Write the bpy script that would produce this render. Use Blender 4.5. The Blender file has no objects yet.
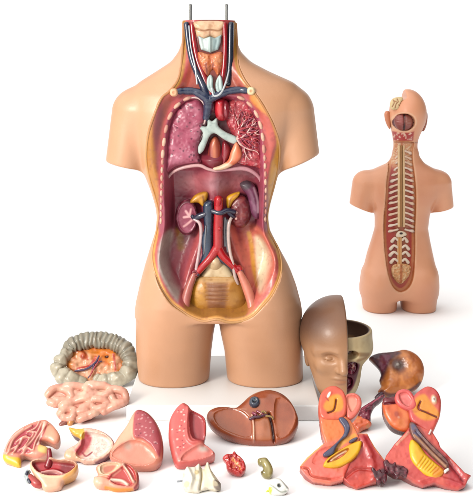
import bpy, math, random
import numpy as np
from mathutils import Matrix, Vector
rng = np.random.RandomState(7); random.seed(7)
sc = bpy.context.scene
COL = sc.collection
# ------------------------------------------------------------------ camera
CX, YH, DIST, FPX, CAMH = 236.5, 80.0, 1.7, 528 * 1.7, 0.611
cam = bpy.data.objects.new('camera', bpy.data.cameras.new('camera'))
COL.objects.link(cam)
cam.location = (0, -DIST, CAMH); cam.rotation_euler = (math.radians(90), 0, 0)
cam.data.sensor_fit = 'HORIZONTAL'; cam.data.sensor_width = 36
cam.data.lens = FPX / 473 * 36
cam.data.shift_y = -(250 - YH) / 473; cam.data.shift_x = 0
cam.data.clip_start = 0.05; cam.data.clip_end = 200
sc.camera = cam
# ------------------------------------------------------------------ world: a white light tent, dimmer on the right
W = bpy.data.worlds.new('World'); sc.world = W; W.use_nodes = True
nt = W.node_tree; nt.nodes.clear()
def N(t, **k):
    n = nt.nodes.new(t)
    for a, b in k.items(): setattr(n, a, b)
    return n
tc = N('ShaderNodeTexCoord'); sep = N('ShaderNodeSeparateXYZ'); nt.links.new(tc.outputs['Generated'], sep.inputs[0])
def ramp(sock, a, b, lo, hi):
    m = N('ShaderNodeMapRange', interpolation_type='SMOOTHSTEP'); nt.links.new(sock, m.inputs['Value'])
    for k, v in (('From Min', a), ('From Max', b), ('To Min', lo), ('To Max', hi)): m.inputs[k].default_value = v
    return m.outputs[0]
def mth(op, x, y):
    m = N('ShaderNodeMath', operation=op)
    for i, q in enumerate((x, y)):
        if isinstance(q, (int, float)): m.inputs[i].default_value = q
        else: nt.links.new(q, m.inputs[i])
    return m.outputs[0]
dot = N('ShaderNodeVectorMath', operation='DOT_PRODUCT'); nt.links.new(tc.outputs['Generated'], dot.inputs[0])
dot.inputs[1].default_value = Vector((-0.45, -0.32, 0.84)).normalized()
overhead = ramp(dot.outputs['Value'], .25, .80, 0.03, 1.82)          # big soft overhead bank, forward and left
backdrop = ramp(sep.outputs['Y'], .55, .85, 0.0, 1.15)               # lit white backdrop behind the models
mxs = mth('MAXIMUM', overhead, backdrop)
bg = N('ShaderNodeBackground'); bg.inputs[0].default_value = (1, 0.99, 0.975, 1); nt.links.new(mxs, bg.inputs[1])
wo = N('ShaderNodeOutputWorld'); nt.links.new(bg.outputs[0], wo.inputs[0])
# ------------------------------------------------------------------ key lamp
kl = bpy.data.lights.new('key_lamp', 'AREA'); kl.shape = 'DISK'; kl.size = .9; kl.energy = 84; kl.color = (1, 0.95, 0.88)
ko = bpy.data.objects.new('key_lamp', kl); COL.objects.link(ko); ko.location = (-1.75, -2.05, 1.25)
ko.rotation_euler = (Vector((-0.05, 0, 0.3)) - ko.location).to_track_quat('-Z', 'Y').to_euler()
sc.view_settings.view_transform = 'Standard'; sc.view_settings.look = 'None'
sc.view_settings.exposure = 0.0; sc.view_settings.gamma = 1
sc.cycles.use_denoising = True
sc.cycles.max_bounces = 6

# ------------------------------------------------------------------ helpers
ALB = 0.74
def rgb(c, k=None):
    if isinstance(c, str):
        c = c.lstrip('#'); c = [int(c[i:i+2], 16) / 255 for i in (0, 2, 4)]
        c = [(x / 12.92 if x <= .04045 else ((x + .055) / 1.055) ** 2.4) for x in c]
        return np.array(c, np.float32) * (ALB if k is None else k)
    return np.array(c, np.float32)

def material(name, rough=.38, bump=.12, bscale=120, var=.10, vscale=25, coat=.0, sss=0.0, spec=.5):
    m = bpy.data.materials.new(name); m.use_nodes = True
    t = m.node_tree; b = t.nodes['Principled BSDF']; L = t.links.new
    at_ = t.nodes.new('ShaderNodeAttribute'); at_.attribute_name = 'Col'
    g = t.nodes.new('ShaderNodeTexCoord')
    n1 = t.nodes.new('ShaderNodeTexNoise'); n1.inputs['Scale'].default_value = vscale; n1.inputs['Detail'].default_value = 5
    L(g.outputs['Object'], n1.inputs['Vector'])
    mr = t.nodes.new('ShaderNodeMapRange'); mr.inputs['From Min'].default_value = .3; mr.inputs['From Max'].default_value = .7
    mr.inputs['To Min'].default_value = 1 - var; mr.inputs['To Max'].default_value = 1 + var * .6
    L(n1.outputs[0], mr.inputs['Value'])
    mu = t.nodes.new('ShaderNodeVectorMath'); mu.operation = 'SCALE'
    L(at_.outputs['Color'], mu.inputs[0]); L(mr.outputs[0], mu.inputs['Scale'])
    L(mu.outputs[0], b.inputs['Base Color'])
    n2 = t.nodes.new('ShaderNodeTexNoise'); n2.inputs['Scale'].default_value = bscale; n2.inputs['Detail'].default_value = 3
    L(g.outputs['Object'], n2.inputs['Vector'])
    bp = t.nodes.new('ShaderNodeBump'); bp.inputs['Strength'].default_value = bump; bp.inputs['Distance'].default_value = .003
    L(n2.outputs[0], bp.inputs['Height']); L(bp.outputs[0], b.inputs['Normal'])
    r2 = t.nodes.new('ShaderNodeMapRange'); r2.inputs['To Min'].default_value = rough - .08; r2.inputs['To Max'].default_value = rough + .12
    L(n1.outputs[0], r2.inputs['Value']); L(r2.outputs[0], b.inputs['Roughness'])
    b.inputs['Specular IOR Level'].default_value = spec
    b.inputs['Coat Weight'].default_value = coat; b.inputs['Coat Roughness'].default_value = .15
    if sss:
        b.inputs['Subsurface Weight'].default_value = sss; b.inputs['Subsurface Radius'].default_value = (.012, .005, .003)
        b.inputs['Subsurface Scale'].default_value = 1
    return m
M_SKIN = material('skin_coloured_vinyl', .40, .07, 220, .06, 12, .08)
M_ORG = material('painted_organ_plastic', .36, .16, 140, .12, 45, .15)
M_GLOSS = material('glossy_vessel_paint', .25, .10, 160, .12, 60, .4)
M_MATTE = material('matte_painted_plastic', .55, .12, 200, .07, 60, 0)
M_BASE = material('white_laminate', .4, .03, 90, .03, 6, 0)
M_METAL = material('brushed_steel', .3, .02, 300, .05, 100, 0)
M_METAL.node_tree.nodes['Principled BSDF'].inputs['Metallic'].default_value = 1

def tag(o, label=None, cat=None, group=None, kind=None):
    for k, v in (('label', label), ('category', cat), ('group', group), ('kind', kind)):
        if v: o[k] = v
    return o

def link_mesh(name, V, Fq, C, mat, parent=None, F=None, smooth=True):
    V = np.asarray(V, np.float32); Fq = np.asarray(Fq, np.int32)
    me = bpy.data.meshes.new(name)
    nf, k = Fq.shape
    me.vertices.add(len(V)); me.vertices.foreach_set('co', V.ravel())
    me.loops.add(nf * k); me.loops.foreach_set('vertex_index', Fq.ravel())
    me.polygons.add(nf); me.polygons.foreach_set('loop_start', np.arange(0, nf * k, k, dtype=np.int32))
    me.polygons.foreach_set('loop_total', np.full(nf, k, np.int32))
    me.update(calc_edges=True); me.validate()
    if smooth: me.polygons.foreach_set('use_smooth', np.ones(len(me.polygons), bool))
    ca = me.color_attributes.new('Col', 'FLOAT_COLOR', 'POINT')
    C = np.broadcast_to(np.asarray(C, np.float32), (len(V), 3))
    ca.data.foreach_set('color', np.concatenate([np.clip(C, .002, .95), np.ones((len(V), 1), np.float32)], 1).astype(np.float32).ravel())
    me.materials.append(mat)
    o = bpy.data.objects.new(name, me); COL.objects.link(o)
    if parent is not None: o.parent = parent
    elif F is not None: o.matrix_world = F.mat
    return o

class Frame:
    """a plane in the scene: origin O, right U, up V, outward normal Wn (towards the front)"""
    def __init__(s, px, py, e=0, yaw=0, Y=None):
        if Y is None:                      # stands on the ground z = 0 where the pixel's ray meets it
            d = CAMH * FPX / (py - YH); s.O = np.array([(px - CX) * d / FPX, d - DIST, 0.])
        else:
            d = Y + DIST; s.O = np.array([(px - CX) * d / FPX, Y, CAMH - (py - YH) * d / FPX])
        e, yw = math.radians(e), math.radians(yaw)
        s.W = np.array([math.sin(yw) * math.cos(e), -math.cos(yw) * math.cos(e), math.sin(e)])
        s.U = np.array([math.cos(yw), math.sin(yw), 0.])
        s.V = np.cross(s.W, s.U)
        R = Matrix(((s.U[0], s.V[0], s.W[0], s.O[0]), (s.U[1], s.V[1], s.W[1], s.O[1]), (s.U[2], s.V[2], s.W[2], s.O[2]), (0, 0, 0, 1)))
        s.mat = R
        s.px = (s.O[1] + DIST) / FPX      # metres per photo pixel here
    def uv(s, pts, w0=0.):
        P = np.array(pts, float)[:, :2]
        r = np.stack([(P[:, 0] - CX) / FPX, np.ones(len(P)), -(P[:, 1] - YH) / FPX], 1)
        C = np.array([0, -DIST, CAMH]); O2 = s.O + s.W * w0
        t = ((O2 - C) @ s.W) / (r @ s.W)
        Q = C + r * t[:, None] - s.O
        return np.stack([Q @ s.U, Q @ s.V], 1)
    def one(s, x, y, w0=0.): return s.uv([(x, y)], w0)[0]

def empty(name, F, label, cat, group=None):
    o = bpy.data.objects.new(name, None); o.empty_display_size = .03; COL.objects.link(o); o.matrix_world = F.mat
    return tag(o, label, cat, group)

def smoothcurve(P, n=4, closed=True):
    P = np.asarray(P, float); m = len(P); out = []
    for i in range(m if closed else m - 1):
        if closed: a, b, c, d = P[(i-1) % m], P[i], P[(i+1) % m], P[(i+2) % m]
        else: a, b, c, d = P[max(i-1, 0)], P[i], P[i+1], P[min(i+2, m-1)]
        for k in range(n):
            t = k / n
            out.append(.5 * ((2*b) + (-a + c) * t + (2*a - 5*b + 4*c - d) * t*t + (-a + 3*b - 3*c + d) * t**3))
    if not closed: out.append(P[-1])
    return np.array(out)

def sdpoly(P, x, y):
    x = x.astype(np.float32); y = y.astype(np.float32)
    d = np.full(x.shape, 1e9, np.float32); ins = np.zeros(x.shape, bool)
    n = len(P)
    for i in range(n):
        ax, ay = P[i]; bx, by = P[(i+1) % n]
        ex, ey = bx-ax, by-ay; L = ex*ex + ey*ey + 1e-18
        wx, wy = x-ax, y-ay
        t = np.clip((wx*ex + wy*ey) / L, 0, 1)
        d = np.minimum(d, (wx-t*ex)**2 + (wy-t*ey)**2)
        if ay != by:
            c = ((ay > y) != (by > y)) & (x < ex * (y-ay) / (by-ay) + ax)
            ins ^= c
    d = np.sqrt(d)
    return np.where(ins, -d, d)
def sdline(P, x, y):
    d = np.full(x.shape, 1e9, np.float32)
    for i in range(len(P)-1):
        ax, ay = P[i][:2]; bx, by = P[i+1][:2]
        ex, ey = bx-ax, by-ay; L = ex*ex + ey*ey + 1e-18
        wx, wy = x-ax, y-ay
        t = np.clip((wx*ex + wy*ey) / L, 0, 1)
        d = np.minimum(d, (wx-t*ex)**2 + (wy-t*ey)**2)
    return np.sqrt(d)
def sstep(a, b, x):
    t = np.clip((x-a) / (b-a), 0, 1); return t*t*(3-2*t)
def smin(a, b, k):
    h = np.clip(.5 + .5*(b-a)/k, 0, 1); return b + (a-b)*h - k*h*(1-h)
def smax(a, b, k): return -smin(-a, -b, k)
_T = rng.rand(4096).astype(np.float32)
def vnoise(x, y, z=0.):
    x, y, z = np.broadcast_arrays(np.asarray(x, float), np.asarray(y, float), np.asarray(z, float))
    xi, yi, zi = np.floor(x).astype(int), np.floor(y).astype(int), np.floor(z).astype(int)
    f = [t*t*(3-2*t) for t in (x-xi, y-yi, z-zi)]
    def h(a, b, c): return _T[(a*73856093 ^ b*19349663 ^ c*83492791) & 4095]
    r = 0
    for i in (0, 1):
        for j in (0, 1):
            for k in (0, 1):
                r = r + h(xi+i, yi+j, zi+k) * (f[0] if i else 1-f[0]) * (f[1] if j else 1-f[1]) * (f[2] if k else 1-f[2])
    return r

def surfnets(f, o, h):
    """surface nets of a scalar grid f (negative inside) -> verts, quads"""
    nx, ny, nz = f.shape
    s = f < 0
    c = np.zeros((nx-1, ny-1, nz-1), np.int8)
    for i in (0, 1):
        for j in (0, 1):
            for k in (0, 1): c += s[i:nx-1+i, j:ny-1+j, k:nz-1+k]
    act = (c > 0) & (c < 8)
    I = np.argwhere(act); idx = np.full(act.shape, -1, np.int32); idx[act] = np.arange(len(I))
    acc = np.zeros((len(I), 3), np.float64); cnt = np.zeros(len(I))
    corners = [(i, j, k) for i in (0, 1) for j in (0, 1) for k in (0, 1)]
    for a in corners:
        for ax in range(3):
            if a[ax]: continue
            b = list(a); b[ax] = 1
            fa = f[I[:, 0]+a[0], I[:, 1]+a[1], I[:, 2]+a[2]]; fb = f[I[:, 0]+b[0], I[:, 1]+b[1], I[:, 2]+b[2]]
            m = (fa < 0) != (fb < 0)
            t = np.where(m, fa / np.where(m, fa-fb, 1), 0)
            p = np.array(a, float)[None].repeat(len(I), 0); p[:, ax] += t
            acc[m] += p[m]; cnt[m] += 1
    V = (I + acc / cnt[:, None]) * h + np.array(o)
    Q = []
    for ax in range(3):
        a1, a2 = (ax+1) % 3, (ax+2) % 3
        sl0 = [slice(None)]*3; sl1 = [slice(None)]*3
        sl0[ax] = slice(0, -1); sl1[ax] = slice(1, None)
        for q in (a1, a2): sl0[q] = slice(1, -1); sl1[q] = slice(1, -1)
        s0, s1 = s[tuple(sl0)], s[tuple(sl1)]
        E = np.argwhere(s0 != s1)
        if not len(E): continue
        fl = s0[tuple(E.T)]
        E[:, a1] += 1; E[:, a2] += 1
        def g(d1, d2):
            e = E.copy(); e[:, a1] -= d1; e[:, a2] -= d2
            return idx[tuple(e.T)]
        q = np.stack([g(1, 1), g(0, 1), g(0, 0), g(1, 0)], 1)
        q[~fl] = q[~fl][:, ::-1]
        Q.append(q)
    return V, np.concatenate(Q)

class Paint:
    def __init__(s, F, V, base, w0=0.):
        s.F, s.u, s.v, s.w, s.w0 = F, V[:, 0], V[:, 1], V[:, 2], w0
        s.C = np.tile(rgb(base), (len(V), 1)).astype(np.float32)
    def mix(s, m, c):
        m = np.clip(m, 0, 1)[:, None]; s.C = s.C * (1-m) + rgb(c)[None] * m; return s
    def poly(s, pts, c, soft=1., a=1., sm=True):
        P = s.F.uv(pts, s.w0)
        if sm: P = smoothcurve(P, 3)
        return s.mix(a * sstep(soft*s.F.px, -soft*s.F.px, sdpoly(P, s.u, s.v)), c)
    def line(s, pts, c, wd=1., soft=.7, a=1.):
        P = smoothcurve(s.F.uv(pts, s.w0), 4, False) if len(pts) > 2 else s.F.uv(pts, s.w0)
        d = sdline(P, s.u, s.v) / s.F.px
        return s.mix(a * sstep(wd+soft, wd-soft, d), c)
    def blob(s, x, y, rx, ry, c, soft=.3, a=1., rot=0):
        q = s.F.one(x, y, s.w0); du, dv = (s.u-q[0]) / s.F.px, (s.v-q[1]) / s.F.px
        cr, sr = math.cos(math.radians(rot)), math.sin(math.radians(rot))
        r = np.sqrt(((du*cr+dv*sr)/rx)**2 + ((-du*sr+dv*cr)/ry)**2)
        return s.mix(a * sstep(1+soft, 1-soft, r), c)
    def noise(s, c, scale=300, lo=.5, hi=.75, a=.5, seed=0):
        n = vnoise(s.u*scale+seed, s.v*scale, s.w*scale); n = .65*n + .35*vnoise(s.u*scale*2.3, s.v*scale*2.3+seed, s.w*scale*2)
        return s.mix(a * sstep(lo, hi, n), c)
    def below(s, w, c, soft=.002, a=1.): return s.mix(a * sstep(w+soft, w-soft, s.w), c)
    def out(s, pts, c, soft=1., a=1.):
        P = smoothcurve(s.F.uv(pts, s.w0), 3)
        return s.mix(a * sstep(-soft*s.F.px, soft*s.F.px, sdpoly(P, s.u, s.v)), c)

class H:
    """height field detail, in metres; coordinates in a frame"""
    def __init__(s, F, u, v, w0=0.): s.F, s.u, s.v, s.w0, s.h = F, u, v, w0, np.zeros_like(u)
    def poly(s, pts, a, soft=2., sm=True):
        P = s.F.uv(pts, s.w0)
        if sm: P = smoothcurve(P, 3)
        s.h += a * sstep(soft*s.F.px, -soft*s.F.px, sdpoly(P, s.u, s.v)); return s
    def bowl(s, pts, a, R=8., sm=True):
        P = s.F.uv(pts, s.w0)
        if sm: P = smoothcurve(P, 3)
        d = np.clip(-sdpoly(P, s.u, s.v) / (R*s.F.px), 0, 1); s.h += a * np.sqrt(1-(1-d)**2); return s
    def line(s, pts, a, wd=1.5):
        P = smoothcurve(s.F.uv(pts, s.w0), 4, False) if len(pts) > 2 else s.F.uv(pts, s.w0)
        s.h += a * np.exp(-(sdline(P, s.u, s.v) / (wd*s.F.px))**2); return s
    def blob(s, x, y, rx, ry, a, rot=0, p=1.):
        q = s.F.one(x, y, s.w0); du, dv = (s.u-q[0]) / s.F.px, (s.v-q[1]) / s.F.px
        cr, sr = math.cos(math.radians(rot)), math.sin(math.radians(rot))
        s.h += a * np.exp(-(((du*cr+dv*sr)/rx)**2 + ((-du*sr+dv*cr)/ry)**2)**p); return s
    def noise(s, a, scale, seed=0): s.h += a * (vnoise(s.u*scale+seed, s.v*scale) - .5); return s

def organ(name, parent, F, outline, Tf, Tb, h=.0011, R=10., e0=.0015, detail=None, paint=None, base='#cc6655',
          mat=None, w0=0., ground=False, sm=True, k=.0015, tw=None, pw=.5, extra=None):
    P = F.uv(outline, w0 if tw is None else tw)
    if sm: P = smoothcurve(P, 4)
    m = 3*h
    u = np.arange(P[:, 0].min()-m, P[:, 0].max()+m+h, h, dtype=np.float32); v = np.arange(P[:, 1].min()-m, P[:, 1].max()+m+h, h, dtype=np.float32)
    U2, V2 = np.meshgrid(u, v, indexing='ij')
    sd = sdpoly(P, U2, V2)
    Rm = R * F.px; pr = (1 - (1-np.clip(-sd/Rm, 0, 1))**2) ** pw
    hd = H(F, U2, V2, w0 if tw is None else tw)
    if detail: detail(hd)
    hf = Tf*pr + e0 + hd.h; hb = Tb*pr + e0
    w = np.arange(w0-hb.max()-m, w0+hf.max()+m+h, h, dtype=np.float32)
    W3 = w[None, None, :]
    f = smax(W3-w0-hf[:, :, None], -(W3-w0)-hb[:, :, None], k)
    f = smax(f, sd[:, :, None], k)
    if extra is not None: f = extra(f, U2[:, :, None], V2[:, :, None], W3)
    if ground: f = np.maximum(f, -(F.O[2] + V2[:, :, None]*F.V[2] + W3*F.W[2]) + .0002)
    f[:, :, 0] = np.maximum(f[:, :, 0], 1e-4); f[:, :, -1] = np.maximum(f[:, :, -1], 1e-4)
    Vv, Q = surfnets(f, (u[0], v[0], w[0]), h)
    pt = Paint(F, Vv, base, w0 if tw is None else tw)
    if paint: paint(pt)
    return link_mesh(name, Vv, Q, pt.C, mat or M_ORG, parent, F)

def tube_mesh(path, seg=12, cap=True, bumps=None):
    """path: (n,4) x,y,z,r, swept with parallel frames"""
    P = np.asarray(path, float); n = len(P)
    T = np.gradient(P[:, :3], axis=0); T /= np.linalg.norm(T, axis=1)[:, None] + 1e-12
    nrm = np.cross(T[0], [0, 0, 1.]);
    if np.linalg.norm(nrm) < .1: nrm = np.cross(T[0], [1., 0, 0])
    nrm /= np.linalg.norm(nrm)
    Vs = []; a = np.linspace(0, 2*math.pi, seg, endpoint=False)
    def ring(c, t, nr, r): 
        b = np.cross(t, nr); return c + r * (np.cos(a)[:, None]*nr + np.sin(a)[:, None]*b)
    rings = []
    for i in range(n):
        nrm = nrm - T[i]*(nrm @ T[i]); nrm /= np.linalg.norm(nrm)
        if i == 0 and cap:
            for q in (.15, .6, .88): rings.append(ring(P[i, :3] - T[i]*P[i, 3]*math.sqrt(1-q*q)*.8, T[i], nrm, P[i, 3]*q))
        rings.append(ring(P[i, :3], T[i], nrm, P[i, 3]))
        if i == n-1 and cap:
            for q in (.88, .6, .15): rings.append(ring(P[i, :3] + T[i]*P[i, 3]*math.sqrt(1-q*q)*.8, T[i], nrm, P[i, 3]*q))
    m = len(rings); V = np.concatenate(rings); Q = []
    for i in range(m-1):
        for j in range(seg): Q.append((i*seg+j, i*seg+(j+1) % seg, (i+1)*seg+(j+1) % seg, (i+1)*seg+j))
    c0, c1 = len(V), len(V)+1
    V = np.vstack([V, rings[0].mean(0), rings[-1].mean(0)])
    for j in range(0, seg, 2):
        Q.append((c0, (j+2) % seg, (j+1) % seg, j)); Q.append((c1, (m-1)*seg+j, (m-1)*seg+j+1, (m-1)*seg+(j+2) % seg))
    return V, np.array(Q)

def tubes(name, parent, F, paths, col, mat=None, n=6, seg=12, wob=0., flat=1.):
    """paths: lists of (px, py, w metres, radius px). One mesh for one vessel tree."""
    Vs, Qs, Cs, off = [], [], [], 0
    if not isinstance(col, (list, tuple)): col = [col]*len(paths)
    for pth, c in zip(paths, col):
        pts = []
        for (x, y, w, r) in pth:
            q = F.one(x, y, w); pts.append((q[0], q[1], w, r*F.px))
        pts = smoothcurve(pts, n, False) if len(pts) > 2 else np.array([np.array(pts[0])*(1-t) + np.array(pts[1])*t for t in np.linspace(0, 1, 5)])
        if wob: pts[:, 3] *= 1 + wob*(np.array([vnoise(i*.7, 3.3) for i in range(len(pts))])-.5)*2
        V, Q = tube_mesh(pts, seg)
        if flat != 1.:
            pass
        Vs.append(V); Qs.append(Q+off); off += len(V)
        Cs.append(np.tile(rgb(c), (len(V), 1)) * (1 + .12*(vnoise(V[:, 0]*400, V[:, 1]*400, V[:, 2]*400)-.5))[:, None])
    return link_mesh(name, np.vstack(Vs), np.vstack(Qs), np.vstack(Cs), mat or M_GLOSS, parent, F)

def sdfgrid(lo, hi, h):
    ax = [np.arange(a, b+h, h, dtype=np.float32) for a, b in zip(lo, hi)]
    return ax, np.meshgrid(*ax, indexing='ij', sparse=True)
def ellipsoid(X, Y, Z, c, r):
    q = np.sqrt(((X-c[0])/r[0])**2 + ((Y-c[1])/r[1])**2 + ((Z-c[2])/r[2])**2)
    return (q-1) * min(r)
def cone(X, Y, Z, a, b, ra, rb):
    a, b = np.array(a, float), np.array(b, float); e = b-a; L = e @ e
    t = np.clip(((X-a[0])*e[0] + (Y-a[1])*e[1] + (Z-a[2])*e[2]) / L, 0, 1)
    return np.sqrt((X-a[0]-t*e[0])**2 + (Y-a[1]-t*e[1])**2 + (Z-a[2]-t*e[2])**2) - (ra + (rb-ra)*t)

# ------------------------------------------------------------------ setting
def box_mesh(name, lo, hi, col, mat, bev=.003):
    import bmesh
    bm = bmesh.new(); bmesh.ops.create_cube(bm, size=1)
    for v in bm.verts: v.co = Vector([(a+b)/2 + c*(b-a) for a, b, c in zip(lo, hi, v.co)])
    bmesh.ops.bevel(bm, geom=bm.edges[:], offset=bev, segments=3, affect='EDGES', profile=.5)
    me = bpy.data.meshes.new(name); bm.to_mesh(me); bm.free()
    ca = me.color_attributes.new('Col', 'FLOAT_COLOR', 'POINT')
    ca.data.foreach_set('color', np.tile(np.append(rgb(col), 1), len(me.vertices)).astype(np.float32))
    me.materials.append(mat); o = bpy.data.objects.new(name, me); COL.objects.link(o); return o
gm = bpy.data.meshes.new('ground'); gm.from_pydata([(-60, -20, 0), (60, -20, 0), (60, 100, 0), (-60, 100, 0)], [], [(0, 1, 2, 3)])
g = bpy.data.objects.new('ground', gm); COL.objects.link(g); g['kind'] = 'structure'
mg = bpy.data.materials.new('white_paper'); mg.use_nodes = True
b_ = mg.node_tree.nodes['Principled BSDF']; b_.inputs['Base Color'].default_value = (.96, .96, .96, 1); b_.inputs['Roughness'].default_value = .9
b_.inputs['Specular IOR Level'].default_value = .1
gm.materials.append(mg)

PT = .028
pl = box_mesh('display_base', (-.198, -.092, 0), (.150, .20, PT), rgb('#efedea', .74), M_BASE, .003)
pl.data.polygons.foreach_set('use_smooth', np.ones(len(pl.data.polygons), bool))
tag(pl, 'white rectangular display base under the large front view torso', 'display base')

# ------------------------------------------------------------------ MAIN TORSO
T = Frame(217, 388, 0, 0, Y=0.06)
T.O[2] = PT; T.mat[2][3] = PT
torso = empty('anatomical_torso', T, 'large open torso model with hollow chest and abdomen, standing on the white base', 'anatomical model')
ROWS = [(16, 182, 236, .040, .045), (21, 182, 236, .040, .045), (42, 182, 237, .042, .048), (52, 178.5, 241, .046, .05), (62, 171, 251, .052, .055), (71, 157, 268, .058, .062),
        (83, 138, 295, .066, .07), (95, 128, 304, .074, .078), (110, 127, 303, .082, .085), (130, 133, 294, .088, .088), (150, 139, 283, .09, .088),
        (171, 143.5, 279, .088, .082), (190, 151, 274, .085, .078), (205, 155.5, 270, .083, .075), (216, 157, 268, .082, .075), (230, 156, 270, .083, .078),
        (245, 151, 277.5, .085, .082), (265, 145, 288.5, .087, .09), (285, 140, 296, .085, .095), (305, 137, 300, .08, .095), (322, 136, 301.5, .075, .09), (345, 136, 302, .07, .085)]
def rowtab(F, rows):
    z = np.array([F.one(217, r[0])[1] for r in rows]); l = np.array([F.one(r[1], r[0])[0] for r in rows]); r_ = np.array([F.one(r[2], r[0])[0] for r in rows])
    df = np.array([r[3] for r in rows]); db = np.array([r[4] for r in rows])
    zz = np.linspace(z.min(), z.max(), 400); o = np.argsort(z)
    def sm(a):
        y = np.interp(zz, z[o], a[o]); kx = np.exp(-np.linspace(-2, 2, 13)**2); kx /= kx.sum()
        return np.convolve(np.pad(y, 6, 'edge'), kx, 'valid')
    return zz, sm(l), sm(r_), sm(df), sm(db)
def trunk_sdf(tab, X, Z, Wd, n=2.3):
    zz, l, r_, df, db = tab
    L, R_, DF, DB = (np.interp(Z, zz, t).astype(np.float32) for t in (l, r_, df, db))
    a, c = (R_-L)/2, (R_+L)/2
    D = np.where(Wd > 0, DF, DB)
    q = (np.abs((X-c)/a)**n + np.abs(Wd/D)**n) ** (1/n)
    return (q-1) * np.minimum(a, D)
def body_front(tab, X, Z, n=2.3):
    zz, l, r_, df, db = tab
    L, R_, DF = (np.interp(Z, zz, t) for t in (l, r_, df)); a, c = (R_-L)/2, (R_+L)/2
    t = np.abs((X-c)/a)
    return DF * np.clip(1-t**n, 0, 1) ** (1/n), t
TAB = rowtab(T, ROWS)
ALB = .73
A_PX = [(182, 14), (182, 22), (182, 42), (181, 64), (178, 80), (170, 91), (162, 98), (155, 114), (149, 132), (146, 150), (146, 165), (150, 185), (155.5, 205), (157.5, 218),
        (154.5, 236), (151.5, 250), (151.5, 262), (155, 274), (161, 287), (171, 301), (182, 309), (192, 315), (204, 319), (217, 317), (229, 320), (242, 319), (253, 314),
        (262, 305), (272, 294), (280, 279), (282, 266), (279, 252), (272, 240), (268, 228), (269, 210), (275, 188), (279, 168), (280, 150), (277, 135), (270, 118),
        (262, 104), (254, 92), (244, 79), (238, 64), (237, 44), (236, 22), (236, 14)]
B_PX = [(209, 95), (195, 95), (183, 98), (172, 109), (166, 124), (163.5, 145), (163, 165), (163, 190), (163, 225), (160, 240), (158, 255), (160, 268), (167, 283), (177, 298), (187, 309), (200, 315), (216, 314),
        (235, 315), (249, 311), (259, 298), (269, 283), (276, 268), (276, 256), (270, 242), (265, 228), (265, 190), (264, 145), (261, 122), (254, 107), (244, 97), (228, 94)]
WR, WB = .060, .045
def liner_height(u, v):
    bw, t = body_front(TAB, u, v)
    A = sdpoly(smoothcurve(T.uv(A_PX, WR), 3), u, v); B = sdpoly(smoothcurve(T.uv(B_PX, WB), 3), u, v)
    wl = bw - .0015
    tt = sstep(0, .022, -A)
    yb = np.interp(v, *zip(*sorted((T.one(217, y)[1], t_) for y, t_ in ((20, .034), (60, .042), (90, .052), (120, .055), (330, .055)))))
    rim = wl*(1-tt) + np.minimum(wl, yb)*tt
    hh = H(T, u, v, .03)
    yv = lambda y: T.one(217, y, .03)[1]
    floor = np.interp(v, *zip(*sorted(((yv(90), .03), (yv(110), .022), (yv(160), .02), (yv(172), .002), (yv(200), -.012), (yv(240), -.012), (yv(275), .0), (yv(300), .012), (yv(320), .03)))))
    # spine column
    hh.line([(214, 165), (214, 200), (215, 260)], .030, 13); hh.line([(216, 262), (216, 300)], .014, 16)
    # psoas
    hh.line([(205, 225), (196, 250), (187, 280), (183, 305)], .016, 6); hh.line([(228, 225), (236, 250), (247, 280), (252, 308)], .018, 6)
    # iliac wings
    hh.line([(172, 232), (161, 255), (166, 275), (178, 292)], .014, 5); hh.line([(258, 232), (271, 250), (268, 275), (259, 293)], .014, 5)
    hh.noise(.004, 40); hh.noise(.0006, 200, 5)
    fl = np.minimum(floor + hh.h, rim-.004)
    bt = sstep(.002, .018, -B)
    return rim*(1-bt) + fl*bt, A, B, t, rim

h_ = .0013
uu = np.arange(-.15, .15, h_); vv = np.arange(T.one(217, 330, WR)[1], T.one(217, 20.5, 0)[1], h_)
U2, V2 = np.meshgrid(uu, vv, indexing='ij')
LW, LA, LB, LT, LR = liner_height(U2, V2)
keep = (LA < .0035) & (LT < .985)
idx = np.full(U2.shape, -1, int)
kf = keep[:-1, :-1] & keep[1:, :-1] & keep[1:, 1:] & keep[:-1, 1:]
used = np.zeros(U2.shape, bool)
for i in (0, 1):
    for j in (0, 1): used[i:U2.shape[0]-1+i, j:U2.shape[1]-1+j] |= kf
idx[used] = np.arange(used.sum())
Q = np.stack([idx[:-1, :-1][kf], idx[1:, :-1][kf], idx[1:, 1:][kf], idx[:-1, 1:][kf]], 1)
LV = np.stack([U2[used], V2[used], LW[used]], 1)
p = Paint(T, LV, '#b5484a', WR)
a_, b2 = LA[used], LB[used]
yb = T.px
# cut face: gold fat edge, then muscle
p.mix(sstep(-9*yb, -5*yb, a_) * sstep(T.one(0, 262)[1], T.one(0, 235)[1]+.02, LV[:, 1])*0 + sstep(-3.2*yb, -1.6*yb, a_), '#d99a3c')
p.poly([(146, 118), (160, 100), (161, 130), (157, 160), (159, 200), (160, 226), (153, 228), (146, 190), (140, 160)], '#b5762a', 2.)
p.poly([(160, 95), (172, 96), (163, 125), (160, 150), (155, 150), (154, 128)], '#a0493a', 2.5)
p.poly([(158, 100), (163, 108), (160, 140), (159.5, 170), (155, 168), (154, 140), (153, 125)], '#7d3040', 2.5, .7)
p.poly([(272, 160), (279, 140), (283, 160), (275, 205), (268, 225), (267, 200)], '#dc9a30', 2.)
p.poly([(262, 105), (270, 118), (276, 140), (274, 158), (268, 160), (266, 135), (260, 118)], '#c25a4e', 2.)
p.poly([(254, 92), (262, 104), (268, 116), (262, 112), (250, 100)], '#d98a40', 1.8)
p.line([(181, 30), (181, 64), (177, 82)], '#b07a2a', 3.6, 2); p.line([(238, 30), (238, 62), (246, 80), (256, 94)], '#c48a34', 4.2, 2)
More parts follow.
